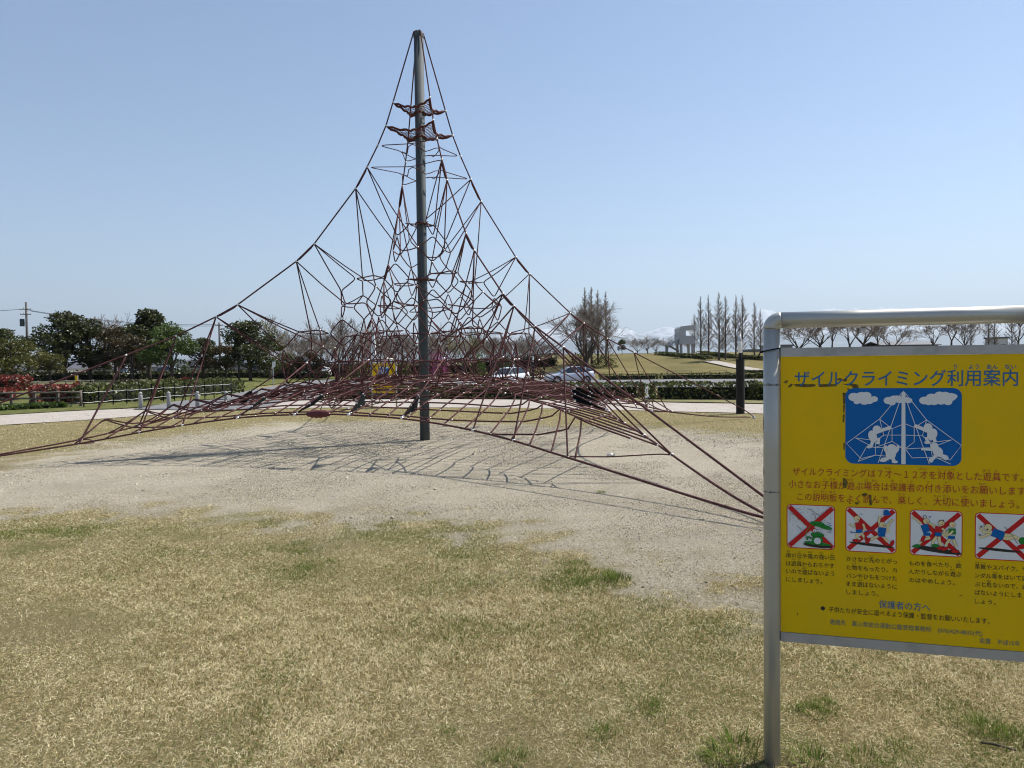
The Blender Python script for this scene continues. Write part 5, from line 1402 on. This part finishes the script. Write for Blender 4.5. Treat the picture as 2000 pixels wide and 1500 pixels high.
# pale path on the rise
def ribbon(name, pts, wd, z, mm, lab):
    P = np.array(pts); V = []; 
    for i, p in enumerate(P):
        d = P[min(i + 1, len(P) - 1)] - P[max(i - 1, 0)]; n = np.array([-d[1], d[0]]); n = n / np.linalg.norm(n) * wd / 2
        for s in (-1, 1):
            q = p[:2] + n * s; V.append((q[0], q[1], float(hill_z(q[0], q[1])) + z))
    n = len(P); me = npmesh(name, np.array(V), np.array([(2 * i, 2 * i + 2, 2 * i + 3, 2 * i + 1) for i in range(n - 1)]), mm); return tag(link(name, me), lab, 'path', kind='structure')
ribbon('hill_path', [spot(x, y) for x, y in ((1386, 101), (1410, 98), (1440, 94), (1480, 90), (1530, 87), (1620, 84))], 2.2, .14, M['path'], 'pale path crossing the rise below the redwoods')
ribbon('hill_path', [spot(x, y) for x, y in ((1040, 84), (1062, 86), (1086, 90))], 2.0, .14, M['path'], 'short pale path on the rise behind the silver car')

# ================================================================== CARS
M['car_white'] = mat('car_paint_white', (.66, .68, .71), .22, coat=.6)
M['car_silver'] = mat('car_paint_silver', (.5, .52, .57), .28, .35, coat=.6)
M['car_glass'] = mat('car_glass', (.015, .02, .024), .06, spec=.9)
M['tyre'] = mat('tyre', (.02, .02, .02), .85); M['rim'] = mat('wheel_rim', (.35, .35, .36), .35, .8)
M['tail'] = mat('tail_lamp', (.35, .012, .012), .2); M['headl'] = mat('head_lamp', (.75, .77, .8), .1)
def car_proto(paint, lab, name='hatchback_car'):
    """front towards -x, origin on the ground below the middle"""
    o = empty(name, (0, 0, 0), lab, 'car', 'parked cars', reg=False)
    X = [-2.18, -2.1, -1.85, -1.4, -.95, -.4, .3, 1.0, 1.6, 1.98, 2.12, 2.16]
    BELT = [.55, .66, .74, .83, .92, .96, .99, 1.02, 1.07, 1.08, .98, .8]; HWD = [.55, .72, .82, .86, .87, .87, .87, .87, .86, .82, .76, .7]; LOW = [.32, .26, .22, .21, .21, .21, .21, .21, .22, .26, .32, .4]
    mb = MB(); n = 10; vs = []
    for x, bz, hw, lo in zip(X, BELT, HWD, LOW):
        ring = [(-hw * .9, lo), (-hw, lo + .12), (-hw * 1.02, (lo + bz) * .5), (-hw * .96, bz - .05), (-hw * .82, bz)]
        ring = ring + [(-y, z) for y, z in ring[::-1]]
        vs += [(x, y, z) for y, z in ring]
    fs = []
    for i in range(len(X) - 1):
        for q in range(n): fs.append((i * n + q, (i + 1) * n + q, (i + 1) * n + (q + 1) % n, i * n + (q + 1) % n))
    fs += [tuple(range(n)), tuple((len(X) - 1) * n + q for q in range(n - 1, -1, -1))]
    mb.add(vs, fs); body = mb.build('body', paint, o, True, local=True)
    # cabin: dark glass block with a painted roof and pillars
    base = [(-1.05, .80), (.15, .83), (1.35, .81), (1.98, .74)]; topz = [(-.25, 1.41, .60), (.35, 1.49, .64), (1.15, 1.44, .62), (1.72, 1.28, .56)]
    zb = [.90, .965, 1.03, 1.06]; mb = MB(); vs = []
    for (x, hw), z in zip(base, zb): vs += [(x, -hw * 1.0, z), (x, hw * 1.0, z)]
    for x, z, hw in topz: vs += [(x, -hw, z), (x, hw, z)]
    fs = []
    for i in range(3): fs += [(2 * i, 2 * i + 2, 8 + 2 * i + 2, 8 + 2 * i), (2 * i + 3, 2 * i + 1, 8 + 2 * i + 1, 8 + 2 * i + 3)]
    fs += [(1, 0, 8, 9), (6, 7, 15, 14)]
    mb.add(vs, fs); mb.build('window_glass', M['car_glass'], o, local=True)
    mb = MB(); rv = []
    for x, z, hw in [(-.32, 1.40, .60)] + [(x, z + .012, hw + .012) for x, z, hw in topz] + [(1.98, 1.235, .52)]:
        rv += [(x, -hw, z - .02), (x, -hw * .7, z + .02), (x, hw * .7, z + .02), (x, hw, z - .02)]
    mb.add(rv, [(i * 4 + q, i * 4 + q + 1, (i + 1) * 4 + q + 1, (i + 1) * 4 + q) for i in range(5) for q in range(3)]); mb.build('roof', paint, o, True, local=True)
    for s in (-1, 1):
        mb = MB()
        for (x0, y0, z0), (x1, y1, z1), r in (((-1.08, .81, .90), (-.27, .615, 1.41), .03), ((.38, .835, .97), (.45, .645, 1.47), .028), ((1.3, .82, 1.03), (1.25, .625, 1.44), .05), ((1.98, .75, 1.06), (1.74, .56, 1.28), .05)):
            mb.tube([(x0, y0 * s, z0), (x1, y1 * s, z1)], r, 6)
        mb.build('window_pillars', paint, o, local=True)
        for x in (-1.36, 1.33):
            mb = MB(); mb.tube([(x, s * .60, .32), (x, s * .885, .32)], .375, 20); wa = mb.build('wheel_arch', M['hedge_core'], o, local=True)
            mb = MB(); mb.tube([(x, s * .66, .315), (x, s * .70, .315), (x, s * .88, .315), (x, s * .895, .315)], [.28, .315, .315, .29], 24); wh = mb.build('wheel', M['tyre'], o, True, local=True)
            mb = MB(); mb.tube([(x, s * .89, .315), (x, s * .902, .315)], .205, 18)
            link('rim', mb.mesh('rim', M['rim']), wh)
        mb = MB(); mb.box((-2.0, s * .64, .66), (.26, .22, .13), rz=-s * .5); mb.build('headlight', M['headl'], o, local=True)
        mb = MB(); mb.box((2.08, s * .66, .93), (.14, .2, .24), rz=s * .4); mb.build('tail_light', M['tail'], o, local=True)
        mb = MB(); mb.box((-.62, s * .93, .99), (.12, .16, .11)); mb.build('mirror', paint, o, local=True)
    mb = MB(); mb.box((1.86, 0, 1.24), (.3, 1.05, .035)); mb.build('spoiler', paint, o, local=True)
    return o
cs = car_proto(M['car_silver'], 'silver hatchback parked facing left behind the hedge')
cs.location = tuple(spot(1112, 64) + [0, 0, .04]); cs.rotation_euler.z = math.radians(12)
cw_ = car_proto(M['car_white'], 'white hatchback half hidden by the raised edge of the rope net')
cw_.location = tuple(spot(992, 62) + [0, 0, .04]); cw_.rotation_euler.z = math.radians(52)
c3 = copy_tree(cw_); c3.location = tuple(spot(247, 92)); c3.rotation_euler.z = math.radians(80); c3['label'] = 'small white vehicle parked between tree trunks on the left'
c4 = copy_tree(cs); c4.location = tuple(spot(318, 96)); c4.rotation_euler.z = math.radians(10); c4['label'] = 'pale vehicle parked under the fresh green tree'
c5 = copy_tree(cw_); c5.location = tuple(spot(612, 92)); c5.rotation_euler.z = math.radians(0); c5['label'] = 'white vehicle parked in front of the white building behind the net'
c6 = copy_tree(cs); c6.location = tuple(spot(505, 98)); c6.rotation_euler.z = math.radians(5); c6['label'] = 'pale vehicle behind the wide dark evergreen trunk'

# ================================================================== GRASS
SPOTS = [(1440, 1472, .13), (1400, 1490, .1), (1585, 1392, .1), (1610, 1385, .09), (1925, 1425, .14), (1990, 1440, .12), (1580, 1490, .14), (1690, 1485, .12), (1760, 1470, .1), (1180, 1440, .1), (1000, 1480, .1), (880, 1440, .08), (1260, 1390, .1), (640, 1480, .07),
         (1185, 1128, .3), (1150, 1115, .2), (600, 1108, .22), (590, 1070, .3), (20, 1050, .3)]
SP = np.array([[*gnd(x, y)[:2], r] for x, y, r in SPOTS])
def blades(name, n, d0, d1, dens_pow, wd, ln, seed, kind):
    rng = np.random.default_rng(seed)
    # depth distribution ~ d * d^-dens_pow
    u = rng.uniform(0, 1, n); e = 2 - dens_pow
    d = (u * (d1 ** e - d0 ** e) + d0 ** e) ** (1 / e)
    x = rng.uniform(-1, 1, n) * (.80 * d + .7); y = d
    gm = gravel_mask(x, y); gn = green_mask(x, y)
    sp = np.zeros(n)
    for (sx_, sy_, r) in SP: sp = np.maximum(sp, sstep(r * 1.5, r * .1, np.hypot(x - sx_, (y - sy_) * .8) + r * 1.3 * (fbm(x * 11 + sx_, y * 11, 77) - .5)))
    cl = fbm(x * 9, y * 9, 71)
    thin = fbm(x * 2.1, y * 2.1, 91)
    keep = rng.uniform(0, 1, n) < np.where(gm > .45, .035 + .35 * sstep(.62, .75, cl) * (1 - gm) + .05 * sstep(.68, .8, cl), (1 - gm) * (.5 + .75 * cl) * (.75 + .35 * sstep(.3, .6, thin)) + sp)
    x, y, d, gn, sp, cl = [a[keep] for a in (x, y, d, gn, sp, cl)]; n = len(x)
    isg = rng.uniform(0, 1, n) < np.clip((.06 + .42 * gn + .4 * sp * sstep(.4, .62, cl) + .2 * sstep(.55, .75, fbm(x * 1.7, y * 1.7, 55))), 0, .9)
    az = rng.uniform(0, 2 * math.pi, n); tilt = np.where(isg, rng.uniform(.15, 1.0, n), rng.normal(.98, .36, n).clip(.1, 1.5))
    L = ln * rng.uniform(.5, 1.5, n) * np.where(isg, 1.0 + .5 * sp, 1); W = wd * rng.uniform(.7, 1.3, n) * (d / d0) ** .55
    hx, hy = np.cos(az), np.sin(az); st, ct = np.sin(tilt), np.cos(tilt)
    b = np.stack([x, y, np.full(n, -.004)], 1); dirv = np.stack([hx * st, hy * st, ct], 1); sd = np.stack([-hy, hx, np.zeros(n)], 1)
    roll = rng.uniform(-.9, .9, n); sd = sd * np.cos(roll)[:, None] + np.cross(dirv, sd) * np.sin(roll)[:, None]
    droop = np.stack([hx, hy, np.zeros(n)], 1) * (L * .25)[:, None] - np.array([0, 0, 1.]) * (L * rng.uniform(.05, .45, n))[:, None]
    mid = b + dirv * (L * .55)[:, None]; tip = b + dirv * L[:, None] + droop
    tip[:, 2] = np.maximum(tip[:, 2], .004); mid[:, 2] = np.maximum(mid[:, 2], .006)
    V = np.stack([b - sd * W[:, None] / 2, b + sd * W[:, None] / 2, mid + sd * W[:, None] * .42, mid - sd * W[:, None] * .42, tip], 1).reshape(-1, 3)
    k = np.arange(n) * 5
    Fq = np.stack([k, k + 1, k + 2, k + 3], 1); tr = np.stack([k + 3, k + 2, k + 4], 1)
    t = np.where(isg, rng.uniform(.72, 1, n), np.clip(rng.normal(.38, .2, n) + (cl - .5) * .3, 0, .66))
    o = link(name, npmesh(name, V, Fq, M['blade'], np.repeat(t, 5), tr)); return tag(o, *kind)
def blade_material():
    mt = bpy.data.materials.new('grass_blades'); mt.use_nodes = True; t = mt.node_tree; t.nodes.clear(); N, L = t.nodes.new, t.links.new
    a = N('ShaderNodeAttribute'); a.attribute_name = 'tint'; r = N('ShaderNodeValToRGB'); L(a.outputs['Fac'], r.inputs[0])
    cr_ = r.color_ramp; cr_.elements[0].position = 0; cr_.elements[0].color = (.13, .095, .04, 1); cr_.elements[1].position = 1; cr_.elements[1].color = (.09, .15, .022, 1)
    for p_, c in ((.2, (.30, .235, .10)), (.42, (.50, .41, .215)), (.66, (.88, .79, .53)), (.7, (.2, .21, .06)), (.82, (.13, .165, .04))):
        e = cr_.elements.new(p_); e.color = (*c, 1)
    d = N('ShaderNodeBsdfDiffuse'); tr = N('ShaderNodeBsdfTranslucent'); m = N('ShaderNodeMixShader'); m.inputs[0].default_value = .28; o = N('ShaderNodeOutputMaterial')
    for q in (d, tr): L(r.outputs[0], q.inputs['Color'])
    L(d.outputs[0], m.inputs[1]); L(tr.outputs[0], m.inputs[2]); L(m.outputs[0], o.inputs[0]); return mt
M['blade'] = blade_material()
blades('grass', 1350000, 1.9, 9.0, 1.25, .0017, .027, 21, ('short dry straw grass with green tufts in the foreground', 'grass', None, 'stuff'))
blades('grass', 150000, 9.0, 27.0, 1.0, .0045, .045, 22, ('short dry straw grass around the gravel patch', 'grass', None, 'stuff'))
def tuft_mesh(seed, n=130, R=.09, L=.07):
    rng = np.random.default_rng(seed); V = []; F = []; T = []; t = []
    for i in range(n):
        a = rng.uniform(0, 6.28); r = R * rng.uniform(0, 1) ** .6; b = np.array([r * math.cos(a), r * math.sin(a), -.004]); az = a + rng.normal(0, .7); tl = rng.uniform(.1, .75); l = L * rng.uniform(.5, 1.3); w_ = .0017 * rng.uniform(.7, 1.4)
        d = np.array([math.sin(tl) * math.cos(az), math.sin(tl) * math.sin(az), math.cos(tl)]); sd = np.array([-math.sin(az), math.cos(az), 0]) * w_
        k = len(V); md = b + d * l * .55; tp = b + d * l + np.array([math.cos(az), math.sin(az), -.8]) * l * .25
        V += [b - sd, b + sd, md + sd * .9, md - sd * .9, tp]; F.append((k, k + 1, k + 2, k + 3)); T.append((k + 3, k + 2, k + 4)); t += [rng.uniform(.7, 1)] * 5
    return npmesh('grass_tuft', np.array(V), np.array(F), M['blade'], np.array(t), np.array(T))
TM = [tuft_mesh(i) for i in (1, 2)]
for px, py, k, lab in ((1438, 1476, 1.25, 'large green grass tuft at the foot of the sign post'), (1398, 1488, .8, 'small green grass tuft left of the large one by the sign post'), (1590, 1394, .7, 'green grass tuft in the lawn below the left part of the sign'), (1612, 1384, .6, 'small green grass tuft just behind the one below the sign'), (1585, 1492, .9, 'green grass tuft at the lower picture edge right of the sign post'),
                       (1690, 1490, .8, 'green grass tuft at the lower picture edge below the middle of the sign'), (1925, 1428, .9, 'green grass tuft above the fallen twig'), (1985, 1446, .8, 'green grass tuft at the lower right corner'), (1180, 1440, .6, 'lone green grass tuft left of the sign post'), (1000, 1486, .6, 'lone green grass tuft at the middle of the lower edge'),
                       (1205, 1132, 1.1, 'green grass tuft at the edge of the gravel left of the sign'), (1175, 963, .7, 'dark little weed growing alone in the gravel')):
    o = link('grass_tuft', TM[px % 2]); o.location = tuple(gnd(px, py)); o.scale = (k, k, k * .9); o.rotation_euler.z = px; tag(o, lab, 'grass tuft', 'green tufts in the dry lawn')
p = gnd(1950, 1463); mb = MB(); mb.tube([p + [-.05, .03, .012], p + [-.01, .005, .016], p + [.05, -.03, .01]], [.004, .005, .003], 6); tag(mb.build('fallen_twig', M['bark_dark']), 'dark twig lying in the grass below the right end of the sign', 'twig')

# loose stones lying on the gravel
def stones(n, seed):
    rng = np.random.default_rng(seed)
    d = rng.uniform(4.4 ** .7, 19.5 ** .7, n) ** (1 / .7); x = rng.uniform(-1, 1, n) * (.74 * d + .4); y = d
    gm = gravel_mask(x, y); k = (rng.uniform(0, 1, n) < gm * (.35 + .9 * fbm(x * 3, y * 3, 61))); x, y, d = x[k], y[k], d[k]; n = len(x)
    r = .0032 * rng.lognormal(0, .38, n) * (d / 5) ** .6
    O = np.array([(1, 0, 0), (0, 1, 0), (-1, 0, 0), (0, -1, 0), (0, 0, .8), (0, 0, -.8)], float)
    a = rng.uniform(0, 6.28, n); ca, sa = np.cos(a), np.sin(a); el = rng.uniform(.7, 1.5, n)
    P = O[None] * r[:, None, None]; P = P * (1 + rng.uniform(-.3, .3, (n, 6, 1))); P[..., 0] *= el[:, None]
    V = np.stack([P[..., 0] * ca[:, None] - P[..., 1] * sa[:, None] + x[:, None], P[..., 0] * sa[:, None] + P[..., 1] * ca[:, None] + y[:, None], P[..., 2] + r[:, None] * .35], -1).reshape(-1, 3)
    T = np.array([(0, 1, 4), (1, 2, 4), (2, 3, 4), (3, 0, 4), (1, 0, 5), (2, 1, 5), (3, 2, 5), (0, 3, 5)])
    F = (np.arange(n)[:, None, None] * 6 + T[None]).reshape(-1, 3)
    return tag(link('gravel', npmesh('gravel', V, None, M['stone'], np.repeat(rng.uniform(0, 1, n), 6), F)), 'loose beige gravel worn bare under the rope net', 'gravel', None, 'stuff')
M['stone'] = bpy.data.materials.new('loose_stone'); M['stone'].use_nodes = True
_t = M['stone'].node_tree; _a = _t.nodes.new('ShaderNodeAttribute'); _a.attribute_name = 'tint'; _r = _t.nodes.new('ShaderNodeValToRGB'); _t.links.new(_a.outputs['Fac'], _r.inputs[0])
_r.color_ramp.elements[0].color = (.26, .23, .175, 1); _r.color_ramp.elements[1].color = (.70, .635, .51, 1); _t.links.new(_r.outputs[0], _t.nodes['Principled BSDF'].inputs['Base Color']); _t.nodes['Principled BSDF'].inputs['Roughness'].default_value = .95; _t.nodes['Principled BSDF'].inputs['Specular IOR Level'].default_value = .15
stones(420000, 33)

# ================================================================== MOUNTAINS AND HAZE
SK = [(-800, 690), (-200, 688), (300, 690), (700, 680), (900, 664), (1000, 646), (1060, 632), (1120, 628), (1170, 624), (1200, 622), (1224, 624), (1250, 637), (1270, 634), (1300, 626), (1315, 626), (1332, 640), (1380, 630), (1440, 606), (1486, 592), (1510, 594), (1545, 606), (1565, 603), (1600, 596), (1640, 584), (1665, 587), (1700, 590), (1725, 584), (1760, 587), (1800, 588), (1850, 598), (1900, 600), (1960, 586), (2000, 588), (2100, 592), (2300, 606), (2600, 640), (3200, 680)]
MD = 30000.0
xs = np.concatenate([np.linspace(-40000, -8000, 160)[:-1], np.linspace(-8000, 27000, 640)[:-1], np.linspace(27000, 44000, 82)]); ys = np.linspace(-6000, 3500, 110); NXM = len(xs)
MX, MY = np.meshgrid(xs, ys)
pxm = 1000 + MX / MD * FPX
sk = np.interp(pxm, [a for a, b in SK], [b for a, b in SK]); hor = HOR - ROLL * (pxm - 1000)
ridge = np.maximum(hor - sk, 2) / FPX * MD
def rfbm(x, y, s, o=6):
    t = 0; a = .5
    for i in range(o): t = t + a * (1 - np.abs(2 * vnoise(x * 2 ** i, y * 2 ** i, s + i) - 1)); a *= .5
    return t
q = np.clip((MY + 6000) / 6000, 0, 1); env = np.where(MY < 0, q ** 1.5, np.clip(1 - MY / 6000, 0, 1))
rn = rfbm(MX / 2300 + .4 * MY / 2300, MY / 1500, 41, 7) * .62 + .5 * rfbm(MX / 650, MY / 900, 77, 4)
MZ = ridge * env * (.66 + .31 * rn) - 60
mme = npmesh('mountains', np.stack([MX, MD + MY, MZ], -1).reshape(-1, 3), np.stack([(np.arange(109)[:, None] * NXM + np.arange(NXM - 1)[None]).ravel() + k for k in (0, 1, NXM + 1, NXM)], 1), [])
def mountain_material():
    mt = bpy.data.materials.new('snow_and_rock'); mt.use_nodes = True; t = mt.node_tree; b = t.nodes['Principled BSDF']; b.inputs['Roughness'].default_value = .9
    N, L = t.nodes.new, t.links.new
    tc = N('ShaderNodeTexCoord'); geo = N('ShaderNodeNewGeometry'); sx = N('ShaderNodeSeparateXYZ'); L(geo.outputs['Normal'], sx.inputs[0]); sp = N('ShaderNodeSeparateXYZ'); L(geo.outputs['Position'], sp.inputs[0])
    n = N('ShaderNodeTexNoise'); n.inputs['Scale'].default_value = .0022; n.inputs['Detail'].default_value = 8; L(tc.outputs['Object'], n.inputs['Vector'])
    mr = N('ShaderNodeMapRange'); mr.inputs[1].default_value = .5; mr.inputs[2].default_value = .8; L(sx.outputs[2], mr.inputs[0])
    mh = N('ShaderNodeMapRange'); mh.inputs[1].default_value = 500; mh.inputs[2].default_value = 1500; L(sp.outputs[2], mh.inputs[0])
    m1 = N('ShaderNodeMath'); m1.operation = 'MULTIPLY'; L(mr.outputs[0], m1.inputs[0]); L(mh.outputs[0], m1.inputs[1])
    ad = N('ShaderNodeMath'); ad.operation = 'MULTIPLY_ADD'; L(n.outputs['Fac'], ad.inputs[0]); ad.inputs[1].default_value = 1.6; L(m1.outputs[0], ad.inputs[2])
    r = N('ShaderNodeMapRange'); r.inputs[1].default_value = 1.05; r.inputs[2].default_value = 1.5; L(ad.outputs[0], r.inputs[0])
    mx = N('ShaderNodeMix'); mx.data_type = 'RGBA'; mx.inputs[6].default_value = (.05, .065, .075, 1); mx.inputs[7].default_value = (.78, .79, .82, 1); L(r.outputs[0], mx.inputs[0]); L(mx.outputs[2], b.inputs['Base Color'])
    return mt
mme.materials.append(mountain_material())
tag(link('mountains', mme), 'snow covered mountain range fading into haze on the right horizon', 'mountains', kind='structure')

hz = MB(); hz.box((0, 0, 1650), (110000, 110000, 3420))
hm = bpy.data.materials.new('haze_air'); hm.use_nodes = True; t = hm.node_tree; t.nodes.clear()
ho = t.nodes.new('ShaderNodeOutputMaterial'); pv = t.nodes.new('ShaderNodeVolumePrincipled')
pv.inputs['Color'].default_value = (.76, .88, 1, 1); pv.inputs['Density'].default_value = 4.7e-5; pv.inputs['Anisotropy'].default_value = .2
t.links.new(pv.outputs[0], ho.inputs['Volume'])
tag(hz.build('haze', hm), 'thin spring haze over the plain', 'haze', kind='stuff')
